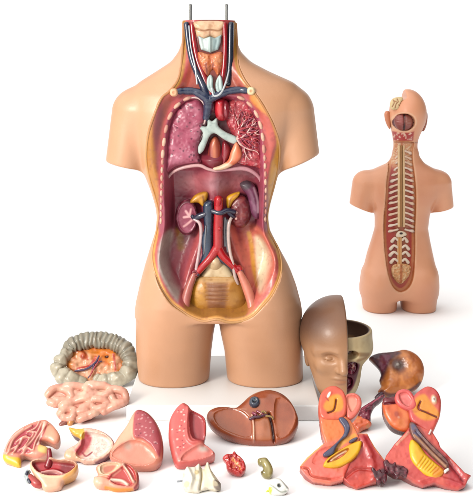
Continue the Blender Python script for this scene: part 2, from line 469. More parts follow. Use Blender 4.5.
p.poly([(194, 22), (225, 22), (224, 60), (220, 90), (208, 92), (198, 66)], '#7c2c22', 2)
p.poly([(186, 24), (188, 50), (186, 76), (178, 88), (186, 90), (200, 92), (210, 90), (196, 60), (192, 24)], '#a84838', 1.5)
p.poly([(228, 24), (234, 24), (234, 60), (242, 84), (236, 90), (224, 90), (226, 60)], '#b0503a', 1.5)
p.mix(sstep(-4*yb, -1.5*yb, a_) * sstep(T.one(0, 95)[1], T.one(0, 85)[1], LV[:, 1]), '#b07a2a')
p.w0 = .02
# inside
inB = sstep(.001, -.003, b2)
base_in = np.clip((LV[:, 1] - T.one(0, 172)[1]) / .01, 0, 1)
C0 = p.C.copy(); p.mix(inB, '#a04458')
p.poly([(205, 98), (230, 98), (232, 165), (200, 165)], '#7a2030', 3)
p.poly([(168, 178), (185, 166), (215, 170), (250, 167), (264, 180), (264, 240), (164, 240)], '#a04456', 4)
p.poly([(175, 182), (205, 172), (245, 174), (250, 188), (215, 195), (185, 192)], '#b46a6c', 6, .6)
p.blob(217, 184, 12, 7, '#b08088', .6, .6)
p.poly([(164, 232), (190, 232), (196, 250), (188, 300), (160, 270)], '#a05560', 4)
p.poly([(168, 230), (160, 245), (160, 265), (170, 285), (180, 296), (182, 290), (172, 275), (168, 255), (173, 238)], '#b8aaa0', 3)
p.poly([(174, 252), (184, 248), (184, 275), (180, 285), (173, 270)], '#b5505a', 4, .8)
p.line([(178, 232), (180, 250)], '#a87828', 3.5, 2.5, .8)
p.poly([(242, 228), (268, 232), (276, 262), (262, 295), (250, 300), (244, 262)], '#d4705e', 3)
p.poly([(256, 238), (264, 244), (269, 258), (266, 275), (259, 288), (256, 270), (255, 252)], '#f0dcb8', 3.5)
p.line([(249, 236), (252, 250), (255, 285)], '#d89838', 2.2, 1.5)
p.line([(203, 230), (196, 252), (188, 280), (183, 308)], '#b85558', 5, 2); p.line([(229, 230), (236, 252), (248, 280), (253, 310)], '#d0685c', 6, 2)
p.line([(250, 300), (253, 316)], '#c87858', 4, 2); p.line([(183, 300), (186, 314)], '#b85850', 3, 2)
p.poly([(209, 262), (215, 255), (222, 259), (232, 274), (236, 282), (199, 282), (202, 272)], '#d8bc94', 1.5)
p.poly([(199, 276), (236, 276), (245, 290), (248, 305), (238, 316), (217, 318), (196, 316), (186, 300), (190, 286)], '#a8702e', 2)
# lower rim: pink muscle with gold outline
lowm = sstep(T.one(0, 225)[1], T.one(0, 240)[1], LV[:, 1])
band = sstep(.0, .004, b2) * sstep(-2.2*yb, -3.6*yb, a_) * lowm
p.mix(band*.85, '#c8645a')
p.mix(sstep(-3.5*yb, -2.4*yb, a_)*lowm, '#dc9c50'); p.mix(sstep(-1.2*yb, -.3*yb, a_)*lowm, '#c07c48')
p.noise('#7a2a36', 160, .55, .8, .25)
lining = link_mesh('cavity_lining', LV, Q, p.C, M_ORG, torso, T)

# shell
ALB = .66
h = .0022
ax, (X, Z, Wd) = sdfgrid((-.235, -.004, -.11), (.215, T.one(217, 14)[1], .105), h)
f = trunk_sdf(TAB, X, Z, Wd)
def elcol(rows, X, Z, Wd, cw=0.):
    z = [T.one(0, r[0])[1] for r in rows][::-1]; l = [T.one(r[1], r[0])[0] for r in rows][::-1]; r_ = [T.one(r[2], r[0])[0] for r in rows][::-1]; d = [r[3] for r in rows][::-1]
    L, R_, D = (np.interp(Z, z, t).astype(np.float32) for t in (l, r_, d)); a, c = (R_-L)/2, (R_+L)/2
    return ((np.abs((X-c)/a)**2.2 + np.abs((Wd-cw)/D)**2.2)**(1/2.2) - 1) * np.minimum(a, D)
z322 = T.one(217, 322)[1]
f = smax(f, (T.one(217, 322.5, .06)[1]) - Z + 0*f, .006)
lg = elcol([(240, 160, 213, .06), (270, 147, 215, .078), (300, 138, 216, .08), (312, 136.4, 217, .078), (320, 136, 216, .076), (332, 136, 213.8, .072), (350, 136.5, 211.5, .069), (375, 138.5, 209.5, .064), (395, 140.5, 208, .061)], X, Z, Wd)
rg = elcol([(240, 220, 270, .06), (270, 219, 288, .078), (300, 219, 298.5, .08), (312, 218, 300.5, .078), (320, 218.5, 301.5, .076), (332, 220.6, 302, .072), (350, 224.5, 302.5, .069), (375, 227, 303, .064), (395, 228.5, 302.5, .061)], X, Z, Wd)
top = Z - T.one(0, 262)[1]
f = smin(f, smax(lg, top, .03), .009); f = smin(f, smax(rg, top, .03), .009)
for sgn, (sx, sy, sr), (ex, ey, er) in ((-1, (135, 112, .046), (122.5, 178, .037)), (1, (291, 112, .046), (302.5, 178, .039))):
    q0 = T.one(sx, sy); q1 = T.one(ex, ey)
    arm = cone(X, Z, Wd*.88, (q0[0], q0[1], -.008), (q1[0], q1[1], -.005), sr, er)
    o_, i_ = T.one(*((104, 161) if sgn < 0 else (323, 152))), T.one(*((142, 170) if sgn < 0 else (283, 170)))
    d_ = np.array([i_[0]-o_[0], i_[1]-o_[1]]); nrm = np.array([-d_[1], d_[0]]); nrm /= np.linalg.norm(nrm)
    if nrm[1] < 0: nrm = -nrm
    cut = -((X-o_[0])*nrm[0] + (Z-o_[1])*nrm[1]) + 0*Wd
    f = smin(f, smax(arm, cut, .004), .012)
f = smax(f, Z - T.one(217, 21)[1] + 0*f, .003); f = smax(f, -Z + 0*f, .004)
# opening
X2, Z2 = np.meshgrid(ax[0], ax[1], indexing='ij')
lw2, A2, B2, t2, rim2 = liner_height(X2, Z2)
carve = np.minimum(-A2[:, :, None], Wd - (lw2[:, :, None]-.005))
carve = np.where((Z2 > 0)[:, :, None], carve, -1)
f = smax(f, carve, .0012)
V3, Q3 = surfnets(f.astype(np.float32), (ax[0][0], ax[1][0], ax[2][0]), h)
p = Paint(T, V3, '#d8a27c', 0)
p.noise('#d09a74', 14, .4, .75, .4)
iA = sdpoly(smoothcurve(T.uv(A_PX, WR), 3), V3[:, 0], V3[:, 1])
p.mix(sstep(.0015, -.0005, iA) * (V3[:, 2] > -.03), '#c08a40')
p.mix(sstep(T.one(0, 21)[1]-.003, T.one(0, 21)[1]-.001, V3[:, 1]), '#c89858')
link_mesh('body_shell', V3, Q3, p.C, M_SKIN, torso, T)
ep = smoothcurve(T.uv(A_PX[1:-1], WR), 5, False)
ew = np.array([float(liner_height(np.array([[a[0]]]), np.array([[a[1]]]))[0][0, 0]) for a in ep])
kx = np.ones(7)/7; ew = np.convolve(np.pad(ew, 3, 'edge'), kx, 'valid')
er = .0020 + .0006*np.array([vnoise(i*.15, 2.) for i in range(len(ep))])
Vt, Qt = tube_mesh(np.column_stack([ep, ew+.0002, er]), 10)
ct = np.tile(rgb('#d09a60'), (len(Vt), 1)); yy = Vt[:, 1]
t_ = sstep(T.one(0, 150)[1], T.one(0, 120)[1], yy)[:, None]; ct = ct*(1-t_) + rgb('#b87c48')*t_
t_ = (sstep(T.one(0, 170)[1], T.one(0, 200)[1], yy) * (Vt[:, 0] < 0))[:, None]; ct = ct*(1-t_*.6) + rgb('#d8a070')*t_*.6
link_mesh('cut_edge', Vt, Qt, ct, M_SKIN, torso, T)

ALB = .73
# rods in the neck
for x in (190.5, 226.5): tubes('rod', torso, T, [[(x, 27, .0, 1.35), (x, 5, .0, 1.35)]], '#8c8c88', M_METAL)
# neck
organ('hyoid_band', torso, T, [(195, 21.5), (223, 21.5), (223.5, 30), (222, 37), (216, 39), (210, 37), (203, 40), (197, 37), (195, 29)], .008, .006, .0011, 7, w0=.034, base='#d8b08c', paint=lambda p: (p.line([(196, 29), (204, 31), (210, 30), (218, 31), (223, 29)], '#9c6840', .9), p.noise('#c08c68', 150, .5, .75, .6), p.line([(210, 31), (210, 37)], '#b07c5c', .8)), detail=lambda d: (d.line([(196, 29), (210, 31), (223, 29)], -.002, 1), d.noise(.002, 120)))
organ('larynx', torso, T, [(198, 35.5), (204, 38.5), (210, 36.5), (215, 38), (221.5, 34.5), (221, 42), (218.5, 50), (210.5, 53), (201, 50), (199, 43)], .006, .01, .001, 3, w0=.040, base='#a8b8b4', sm=False, mat=M_MATTE, paint=lambda p: (p.poly([(199, 36), (209, 38), (208, 51), (201, 49)], '#c4d0cc', .8, 1, False), p.poly([(213, 39), (221, 36), (219, 49), (213, 51)], '#90a4a4', .8, 1, False), p.noise('#88989a', 130, .55, .8, .4)),
    detail=lambda d: (d.line([(210, 36), (210, 52)], .004, 1.6), d.line([(203, 40), (205, 50)], -.0015, 1.4), d.line([(217, 40), (215, 50)], -.0015, 1.4)))
organ('neck_muscle', torso, T, [(197, 51), (206, 53), (212, 53), (223, 51), (223, 66), (219, 80), (214, 88), (210, 80), (202, 72), (198, 60)], .005, .01, .0011, 6, w0=.036, base='#b0502e', paint=lambda p: (p.line([(205, 54), (209, 76)], '#8c3420', 1), p.line([(216, 54), (214, 78)], '#8c3420', 1), p.noise('#c87c40', 110, .5, .75, .7)), detail=lambda d: d.noise(.002, 120))
organ('thyroid_gland', torso, T, [(198, 52), (210, 54), (222, 52), (223, 65), (218, 76), (213, 70), (208, 77), (202, 72), (199, 63)], .010, .006, .0011, 8, w0=.043, base='#c4683c', paint=lambda p: (
    p.line([(206, 62), (207, 74)], '#7a3020', .8), p.line([(214, 60), (212, 72)], '#7a3020', .8), p.blob(204, 58, 4, 5, '#d88a58'), p.blob(217, 60, 4, 5, '#d4885a'), p.noise('#a04a30', 300, .5, .7, .5)),
    detail=lambda d: (d.line([(211, 55), (211, 72)], -.002, 2), d.noise(.002, 300)))
for tp in ([(207, 79), (210.5, 74.5), (213, 79), (213, 87), (216.5, 95), (214.5, 98), (210.5, 93), (207, 87)], [(216, 81), (219.5, 75), (222, 79), (223, 88), (221, 93), (217.5, 93), (215.5, 88)]):
    organ('tracheal_plate', torso, T, tp, .006, .02, .001, 3, w0=.056, base='#b4c4c0', mat=M_MATTE, paint=lambda p: p.noise('#8ca0a0', 160, .5, .75, .6), detail=lambda d, tp=tp: d.line([tp[1], ((tp[0][0]+tp[2][0])/2, 86), tp[-3]], -.0022, 1.2))
tubes('jugular_vein', torso, T, [[(186.5, 24, .032, 2.7), (188.5, 42, .038, 2.8), (192, 60, .044, 3), (198, 75, .05, 3.2), (204, 88, .055, 3.8), (208, 97, .055, 4)]], '#1e2640', n=8)
tubes('jugular_vein', torso, T, [[(231, 24, .032, 2.8), (230.5, 45, .037, 3), (230, 65, .042, 3), (228, 84, .048, 3.2)]], '#222838', n=8)
tubes('carotid_artery', torso, T, [[(192, 24, .034, 2.6), (194, 42, .038, 2.8), (197.5, 60, .042, 3), (203.5, 76, .048, 3.2), (211, 95, .055, 3.2)]], '#981822', n=8)
tubes('carotid_artery', torso, T, [[(224.5, 24, .036, 2.4), (225, 42, .041, 2.4), (224.5, 60, .045, 2.4), (223, 75, .048, 2.4), (220, 90, .052, 2.6)]], '#9c1a24', n=8)
tubes('vagus_nerve', torso, T, [[(189, 26, .038, .7), (191, 48, .044, .7), (195, 66, .052, .8), (197, 84, .058, .9)]], '#b8bcc0', n=6, seg=8)
tubes('vagus_nerve', torso, T, [[(229, 70, .052, .7), (226, 82, .059, 1.), (221, 93, .064, 1.), (214, 96, .064, 1.), (212, 88, .062, .8)]], '#b8bcc0', n=6, seg=8)
tubes('subclavian_vein', torso, T, [[(177, 91.5, .063, 3), (186, 91, .057, 3.4), (196, 92, .057, 3.8), (207, 99, .056, 5), (208, 108, .05, 4.5), (206, 118, .042, 3.6)], [(248, 91, .063, 3), (238, 90, .057, 3.3), (226, 92, .057, 3.6), (214, 97, .057, 4.2), (207, 101, .056, 4.4)]], '#262f4a', n=8, wob=.12)
for x, y, c in ((174, 92.5, '#e8b48c'), (251, 91, '#f2dcae')):
    organ('clavicle_end', torso, T, [(x-4.2, y), (x-3, y-3.2), (x, y-4.2), (x+3, y-3.2), (x+4.2, y), (x+3, y+3.2), (x, y+4.2), (x-3, y+3.2)], .009, .03, .001, 4, w0=.064, base=c, paint=lambda p, x=x, y=y: p.blob(x, y, 1.6, 1.6, '#c88a60', .4, .8), mat=M_MATTE, detail=lambda d, x=x, y=y: d.blob(x, y, 1.8, 1.8, -.0025))
# ribs: cut ends along both walls
RL = [(187, 98.5, 20), (177, 105.5, 42), (170, 116, 62), (166, 129, 75), (164, 142, 82), (162.8, 154, 86), (162.4, 162, 88), (161.9, 170, 88), (161.7, 178, 90), (161.5, 186, 90), (161.4, 193, 90), (161.3, 200, 90), (161.2, 207, 90), (161, 214, 90), (161, 221, 88)]
RR = [(241, 98, -20), (250, 104.5, -42), (256.5, 114, -62), (260.5, 125, -72), (262.7, 137, -80), (263.8, 149, -86), (264.6, 158, -88), (265, 166, -90), (265.3, 174, -90), (265.5, 182, -90), (265.6, 190, -90), (265.7, 197, -90), (265.6, 204, -90), (265.5, 211, -90), (265, 219, -90)]
for side, ribs in ((0, RL), (1, RR)):
    for (x, y, an) in ribs:
        q = T.one(x, y, .052); bw = float(np.interp(0, [0], [0]))
        lw = float(liner_height(np.array([[q[0]]]), np.array([[q[1]]]))[0][0, 0])
        ln = 3.2 if y < 155 else 2.1
        c, s_ = math.cos(math.radians(an))*ln, -math.sin(math.radians(an))*ln
        wv = 1.9 if y < 155 else 1.4
        tubes('rib_end', torso, T, [[(x-c, y-s_, lw-.0012, wv*.8), (x, y, lw+.0003, wv), (x+c, y+s_, lw-.0012, wv*.8)]], random.choice(['#dcae98', '#d09c88', '#c88c7c']), M_MATTE, n=4)
# lungs
def lung_spots(p, n, box, col, seed, r=(.5, .9)):
    rr = random.Random(seed)
    for _ in range(n): p.blob(rr.uniform(box[0], box[1]), rr.uniform(box[2], box[3]), rr.uniform(*r), rr.uniform(*r), col, .4, .8)
LL = [(199, 97.5), (205, 105), (207, 116), (204, 128), (200, 143), (199, 155), (201, 163), (188, 165), (176, 168), (168, 174), (165.5, 172), (166.5, 150), (168.5, 131), (174, 115), (183, 103), (191, 98)]
organ('lung', torso, T, [(x-1.6, y) if x < 185 else (x, y) for x, y in LL], .020, .03, .0012, 9, w0=.026, base='#a84c64', tw=.04,
      paint=lambda p: (p.noise('#c07488', 70, .45, .75, .6), p.noise('#843448', 160, .5, .75, .35, 9), p.line([(191, 98), (201, 100), (205.5, 108), (206, 118), (202, 128)], '#d8a8a4', 1.2, .8), lung_spots(p, 34, (171, 203, 104, 162), '#4c1830', 3, (.6, 1.2)), lung_spots(p, 30, (171, 200, 108, 160), '#c88898', 5, (.5, 1.3))),
      detail=lambda d: (d.noise(.0035, 70), d.noise(.0010, 220, 4), d.line([(175, 125), (188, 130), (202, 124)], -.002, 1.3)))
RLG = [(232, 99), (243, 99), (252, 107), (258, 119), (261, 135), (262, 155), (262, 170), (254, 168), (240, 165), (232, 160), (236, 145), (232, 135), (226, 122), (224, 108)]
organ('lung', torso, T, [(x+1.4, y) if x > 248 else (x, y) for x, y in RLG], .016, .03, .0012, 8, w0=.026, base='#b43844', tw=.04,
      paint=lambda p: (p.noise('#cc5c5c', 110, .45, .7, .6), p.noise('#7c2030', 200, .5, .75, .5, 9), p.noise('#e0a0a0', 260, .62, .75, .7, 3), p.line([(238, 100), (248, 104), (257, 122), (260, 150)], '#c87878', 1., .8, .7)),
      detail=lambda d: (d.noise(.005, 150), d.noise(.002, 320, 4)))
tubes('pleura_edge', torso, T, [[(184, 101, .046, .8), (192, 97.5, .050, 1), (200, 99, .052, 1.1), (205, 106, .052, 1.1), (206, 116, .048, 1), (204, 124, .044, .7)]], '#c8aaa6', M_ORG)
# vessel tree in the right-hand lung
def branch(root, ang, ln, r, w, depth, out, rr, spread=30):
    x, y = root; ex, ey = x+ln*math.cos(ang), y+ln*math.sin(ang)
    mid = ((x+ex)/2 + rr.uniform(-1, 1), (y+ey)/2 + rr.uniform(-1, 1))
    if not (226 < ex < 260 and 101 < ey < 167): return
    out.append([(x, y, w, r), (mid[0], mid[1], w+.001, r*.85), (ex, ey, w, r*.65)])
    if depth:
        for s in (-1, 1): branch((ex, ey), ang + s*math.radians(rr.uniform(14, spread)), ln*rr.uniform(.6, .85), r*.65, w, depth-1, out, rr, spread)
for nm, c, seed, root, ws in (('pulmonary_artery', '#a82c38', 1, (236, 132), .047), ('pulmonary_vein', '#8c3048', 2, (238, 136), .046), ('bronchial_tree', '#d8a8a0', 3, (237, 139), .0470)):
    out = []; rr = random.Random(seed)
    for a in ((-82, -50, -22, 8, 38, 66) if seed < 3 else (-70, -30, 45)): branch(root, math.radians(a + rr.uniform(-12, 12)), 11, 1.35 if seed < 3 else 1.2, ws, 2, out, rr)
    tubes(nm, torso, T, out, c, n=3, seg=8, wob=.25)
# mediastinum
organ('aortic_arch', torso, T, [(214, 100), (220, 97), (227, 100), (230, 108), (229, 117), (224, 121), (217, 119), (214, 110)], .02, .02, .0011, 8, w0=.036, base='#a81424', paint=lambda p: (p.blob(219, 108, 3, 6, '#cc3038', .6), p.poly([(224, 100), (231, 104), (231, 118), (225, 121)], '#8c2030', 1.5)), mat=M_GLOSS, detail=lambda d: d.line([(225, 99), (224, 110), (226, 121)], -.004, 1.4))
tubes('pulmonary_root', torso, T, [[(206, 120, .035, 3.2), (203, 128, .033, 3), (200, 137, .03, 2.6)], [(205, 132, .034, 2.2), (200, 140, .032, 2)], [(203, 124, .04, 1.8), (197, 126, .04, 1.5)]], '#4c1424')
organ('bronchus', torso, T, [(207.5, 118), (212, 121), (217, 118), (218.5, 126), (226, 132), (236, 136.5), (238, 141), (234, 144), (224, 139.5), (215, 133.5), (210, 136), (206.5, 144), (203.5, 151), (199, 154), (198, 147), (202, 139), (202.5, 132), (199.5, 128.5), (202, 126), (207, 126)], .005, .02, .0009, 3, w0=.040, base='#b0bcb6', mat=M_MATTE,
      paint=lambda p: (p.noise('#90a09c', 200, .45, .7, .5),), detail=lambda d: [d.line([(x-4, y), (x+4, y+1)], -.0006, .7) for x, y in ((206, 142), (204, 146), (213, 122), (213, 126))])
organ('oesophagus', torso, T, [(211, 139), (216, 136), (220, 142), (221, 153), (219, 165), (212, 166), (208, 158), (208, 147)], .013, .02, .0011, 6, w0=.026, base='#a04430', paint=lambda p: (p.line([(214, 140), (215, 163)], '#c07050', 1.5, 1.2), p.line([(209, 145), (211, 164)], '#701c28', 1, 1)))
organ('descending_aorta', torso, T, [(223, 141), (229, 144), (231, 152), (227, 163), (222, 166), (221, 152)], .011, .02, .0011, 5, w0=.024, base='#8c2430', mat=M_GLOSS)
organ('diaphragm_slip', torso, T, [(236, 142), (240, 147), (242, 155), (238, 162), (230, 167), (222, 170), (215, 170.5), (213, 168), (221, 165), (228, 160), (231, 151)], .008, .014, .001, 5, w0=.043, base='#d8714c', paint=lambda p: (p.poly([(212, 165), (224, 163), (232, 165), (224, 172), (212, 173)], '#ecc8a8', 1.5), p.line([(236, 145), (233, 158)], '#e8906c', 2, 1.5)))
tubes('diaphragm_rim', torso, T, [[(165.5, 186, .018, 1.1), (168.5, 177, .026, 1.4), (175, 171, .032, 1.5), (186, 167, .036, 1.7), (199, 165.5, .038, 1.8), (208, 169, .038, 1.6), (216, 171, .038, 1.3)], [(216, 171, .038, 1.3), (228, 169.5, .038, 1.9), (242, 168.5, .037, 2.2), (252, 171.5, .034, 2), (260, 179, .028, 1.7), (262.5, 190, .02, 1.4)]], ['#cc9c9c', '#c08890'], M_ORG, n=8)
# abdomen
def kidney(c, rx, ry, rot):
    pts = []
    for i in range(16):
        a = i/16*2*math.pi; r = 1 - (.16*math.exp(-((math.cos(a)-1)**2)/.08) if rot > 0 else 0)
        pts.append((c[0] + rx*math.cos(a)*r, c[1] + ry*math.sin(a)))
    return pts
k1 = organ('kidney', torso, T, kidney((187, 217.5), 12, 18, 1), .009, .03, .0011, 6, w0=.012, base='#903850', tw=.016, paint=lambda p: (p.out([(187+9.3*math.cos(a*.5236), 217.5+15*math.sin(a*.5236)) for a in range(12)], '#5c1828', .8), p.noise('#a85a70', 160, .45, .7, .5),
      p.line([(196, 218), (190, 216), (186, 211)], '#e0a8a8', 1.1), p.line([(191, 216), (184, 217)], '#e0a8a8', 1.1), p.line([(193, 219), (187, 224), (184, 226)], '#dca0a0', 1.), p.line([(190, 214), (191, 209)], '#dca0a0', .9), p.blob(194, 218, 2.5, 3, '#c88088')),
      detail=lambda d: d.bowl([(187+9*math.cos(a*.5236), 217.5+14.5*math.sin(a*.5236)) for a in range(12)], -.003, 2))
k2 = organ('kidney', torso, T, kidney((240, 212), 11.5, 16.5, 0), .013, .03, .0011, 9, w0=.01, base='#742028', tw=.016, paint=lambda p: (p.noise('#8c3c34', 150, .4, .7, .6), p.blob(236.5, 212, 1.1, 1.2, '#e8b0a8'), p.blob(236, 218, 1.2, 1.3, '#e0a8a0'), p.line([(246, 200), (250, 212), (246, 224)], '#401018', 1.6, 1.4, .7)),
      detail=lambda d: (d.noise(.002, 200), d.blob(236.5, 212, 1.2, 1.2, .002), d.blob(236, 218, 1.2, 1.2, .002)))
organ('adrenal_gland', torso, T, [(190, 203), (193, 197), (199, 193), (207, 192), (208, 197), (205, 204), (203, 207), (198, 203)], .008, .03, .0011, 5, w0=.016, base='#c88c20', tw=.02, paint=lambda p: (p.noise('#a86c18', 160, .4, .7, .6), p.line([(203, 196), (205, 206)], '#8a5418', .9)))
organ('adrenal_gland', torso, T, [(226, 203), (227, 197), (233, 193.5), (240, 192), (238, 197), (233, 202), (230, 208), (228, 210)], .008, .03, .0011, 5, w0=.018, base='#d89c1c', tw=.02, paint=lambda p: p.line([(229, 207), (231, 198), (237, 194)], '#a86c18', .7))
organ('spleen', torso, T, [(240, 184), (247, 181), (254, 185), (259, 195), (262, 207), (261, 216), (256, 220), (251, 214), (249, 205), (247, 196), (242, 190)], .013, .03, .0011, 8, w0=.010, base='#6c3450', tw=.02, paint=lambda p: (p.noise('#8c5470', 150, .45, .7, .6), p.line([(254, 188), (257.5, 200), (258, 212)], '#c0a0ac', 1., .9, .8), p.poly([(236, 182), (248, 179), (252, 186), (244, 190)], '#504048', 2)))  # pale streak down the outer side is a highlight put in the colour
organ('vena_cava', torso, T, [(204, 203), (213, 202), (213, 225), (213, 245), (211, 258), (203, 268), (198, 274), (197, 268), (202, 255), (201, 240), (204, 228), (203, 214)], .009, .02, .001, 5, w0=.026, base='#1c2c44', mat=M_GLOSS, tw=.03, paint=lambda p: (p.line([(205, 235), (205, 250)], '#42566c', 1, 1), p.noise('#2c4058', 120, .5, .7, .5)))
tubes('renal_vein', torso, T, [[(206, 214, .031, 2.8), (200, 216, .028, 3.2), (195, 218, .024, 2.8), (192, 216, .022, 1.8)], [(212, 211, .034, 2.4), (220, 213, .040, 2.5), (227, 210.5, .035, 2.7), (234, 212, .028, 2.6)], [(227, 211, .035, 2), (231, 215, .03, 2), (234, 217, .026, 1.6)]], '#28283f', n=6)
tubes('iliac_vein', torso, T, [[(211, 250, .028, 3), (219, 258, .029, 3.2), (228, 264, .030, 3), (235, 272, .029, 2.4)]], '#2a2638')
tubes('aorta', torso, T, [[(218.5, 199, .032, 4.4), (218.5, 212, .033, 4.5), (218, 230, .034, 4.6), (218, 244, .034, 4.7), (217, 250, .034, 5)], [(217, 248, .034, 4.6), (211, 257, .034, 4), (203, 266, .033, 3.6), (197, 273, .031, 3.3)], [(218, 248, .034, 4.6), (223, 256, .034, 4), (230, 263, .033, 3.6), (237, 270, .032, 3.3)]], '#b4161e', n=8, seg=16)
for g_ in ([(218, 205, .036, 3), (218.5, 199, .042, 2.9)], [(219, 226, .037, 1.6), (219.5, 229, .043, 1.6)]): tubes('mesenteric_artery', torso, T, [g_], '#c0202a')
tubes('ureter', torso, T, [[(194, 219, .026, 1.5), (200, 224, .03, 1.8), (201, 236, .029, 1.7), (199, 252, .031, 1.6), (197, 264, .034, 1.6), (195, 276, .032, 1.7), (193, 284, .03, 1.4)]], '#c8a8a8', n=8)
tubes('ureter', torso, T, [[(232, 217, .026, 1.5), (229, 224, .03, 1.8), (228.5, 238, .029, 1.8), (230, 252, .032, 1.6), (233, 264, .036, 1.5), (235, 276, .034, 1.7), (238, 284, .03, 1.4)]], '#c8b0a8', n=8)
for g_ in ([(225, 218, .028, 1.3), (224.5, 232, .028, 1.3), (225, 246, .03, 1.1)], [(227, 220, .026, 1.), (226.5, 234, .026, 1.), (227.5, 252, .03, .8)], [(206, 226, .036, .8), (205, 240, .036, .8), (204, 254, .036, .7)]): tubes('gonadal_vessel', torso, T, [g_], '#74767c', n=5, seg=8)
for x, y, c in ((195, 273.5, '#7c1424'), (238, 270, '#b01c24')):
    organ('iliac_stump', torso, T, [(x-4.5, y), (x-3, y-3.8), (x+1, y-4.5), (x+5, y-2), (x+5, y+2), (x+2, y+4), (x-3, y+3.6)], .008, .02, .001, 4, w0=.030, base=c, tw=.034, mat=M_GLOSS, paint=lambda p, x=x, y=y: (p.blob(x, y, 1.6, 1.6, '#2a0c14'), p.blob(x+3.6, y+1.5, 1.4, 1.6, '#303048')), detail=lambda d, x=x, y=y: d.blob(x, y, 1.8, 1.8, -.004))
organ('pelvic_floor', torso, T, [(199, 277), (209, 276), (225, 276), (235, 277), (243, 287), (247, 299), (245, 312), (235, 320), (217, 322), (200, 320), (188, 311), (187, 298), (191, 286)], .022, .02, .0012, 20, w0=.018, base='#b07428', tw=.03,
      paint=lambda p: (p.poly([(208, 276), (226, 276), (226, 300), (224, 318), (210, 318), (208, 300)], '#8c5630', 2.5), p.blob(198, 294, 7, 11, '#c88c24', .7), p.blob(236, 296, 6, 10, '#b8843c', .8), [p.line([(206, y), (217, y+.6), (228, y)], '#a06c40', .5, .5, .7) for y in range(279, 300, 4)], p.poly([(196, 274), (238, 274), (236, 281), (198, 281)], '#c89c64', 2), p.noise('#8c5420', 90, .5, .8, .4)),
      detail=lambda d: (d.line([(217, 277), (217, 300)], .002, 7), [d.line([(206, y), (228, y)], -.0008, .8) for y in range(279, 300, 4)]))
organ('sacral_promontory', torso, T, [(205, 270), (210, 260), (215, 256), (221, 259), (228, 267), (233, 279), (217, 281), (201, 279)], .010, .02, .0011, 9, w0=.018, base='#dcc49c', tw=.026, mat=M_MATTE, paint=lambda p: p.noise('#b89468', 120, .45, .75, .5))
# inguinal muscle bands
tubes('iliac_muscle_band', torso, T, [[(194, 274, .034, 2.6), (189.5, 286, .037, 4), (186, 299, .044, 4.6), (185, 311, .055, 4)]], '#bc6a60', M_ORG)
tubes('iliac_muscle_band', torso, T, [[(240, 273, .036, 3), (246, 286, .040, 4.4), (251, 300, .046, 4.8), (253, 313, .056, 4.2)]], '#d07c66', M_ORG)
ALB = .69

# ------------------------------------------------------------------ BACK-VIEW TORSO
K = Frame(399, 308.5, 0, 0)
bt = empty('back_view_torso', K, 'smaller torso and head model seen from behind with open spine, at upper right', 'anatomical model')
KR = [(88, 402, 418, .02, .02), (138, 393.5, 418, .034, .034), (146, 393.5, 417.5, .034, .034), (156, 392, 419, .036, .036), (163, 388, 424, .04, .038), (168, 376, 433, .046, .042), (174, 364, 444, .052, .048), (182, 361, 447, .058, .054), (195, 366, 440, .062, .06), (206, 373, 431.5, .062, .062),
      (215, 375, 429, .06, .06), (228, 375, 427.5, .056, .058), (240, 371.5, 429.5, .06, .06), (252, 367.5, 432, .066, .062), (270, 363, 436, .074, .064), (290, 360.5, 436.5, .072, .062), (305, 361.5, 435.5, .062, .058), (330, 363, 435, .06, .056)]
KT = rowtab(K, KR)
def koff(x, y): return K.one(x, y)
h = .0026
top_v = koff(0, 84)[1]
ax, (X, Z, Wd) = sdfgrid((-.145, -.004, -.09), (.15, top_v, .10), h)
f = trunk_sdf(KT, X, Z, Wd, 2.3)
f = smax(f, (koff(0, 293)[1]-.006) - Z + 0*f, .015); f = smax(f, Z - koff(0, 150)[1] + 0*f, .01)
def kcol(rows):
    z = [koff(0, r[0])[1] for r in rows][::-1]; l = [koff(r[1], 0)[0] for r in rows][::-1]; r_ = [koff(r[2], 0)[0] for r in rows][::-1]; d = [r[3] for r in rows][::-1]
    L, R_, D = (np.interp(Z, z, t).astype(np.float32) for t in (l, r_, d)); a, c = (R_-L)/2, (R_+L)/2
    return ((np.abs((X-c)/a)**2.2 + np.abs(Wd/D)**2.2)**(1/2.2) - 1) * np.minimum(a, D)
topk = Z - koff(0, 268)[1]
f = smin(f, smax(kcol([(260, 364, 397, .066), (285, 361, 397.3, .066), (300, 362, 396.5, .06), (315, 364, 395.5, .056)]), topk, .02), .012)
f = smin(f, smax(kcol([(260, 401, 434, .066), (285, 399.5, 436.5, .066), (300, 400.5, 436, .06), (315, 402, 434.5, .056)]), topk, .02), .012)
# buttocks
for x in (381, 417): q = koff(x, 281); f = smin(f, ellipsoid(X, Z, Wd, (q[0], q[1], .035), (.038, .045, .042)), .03)
for sx, ex, o_, i_ in ((366, 358.5, (352, 205), (374, 214)), (438, 445, (454, 207), (431, 213))):
    q0, q1 = koff(sx, 184), koff(ex, 222)
    arm = cone(X, Z, Wd*.9, (q0[0], q0[1], -.004), (q1[0], q1[1], -.01), .036, .029)
    o_, i_ = koff(*o_), koff(*i_); d_ = i_-o_; nn = np.array([-d_[1], d_[0]]); nn /= np.linalg.norm(nn); nn *= np.sign(nn[1])
    f = smin(f, smax(arm, -((X-o_[0])*nn[0] + (Z-o_[1])*nn[1]) + 0*Wd, .004), .012)
# scapula hints
# head
hq = koff(408, 115)
hd_ = ellipsoid(X, Z, Wd, (hq[0], hq[1]+.003, -.004), (.0495, .066, .060))
hd_ = smin(hd_, cone(X, Z, Wd, (koff(405.5, 132)[0], koff(0, 132)[1], -.004), (koff(405.5, 150)[0], koff(0, 150)[1], -.002), .033, .032), .02)
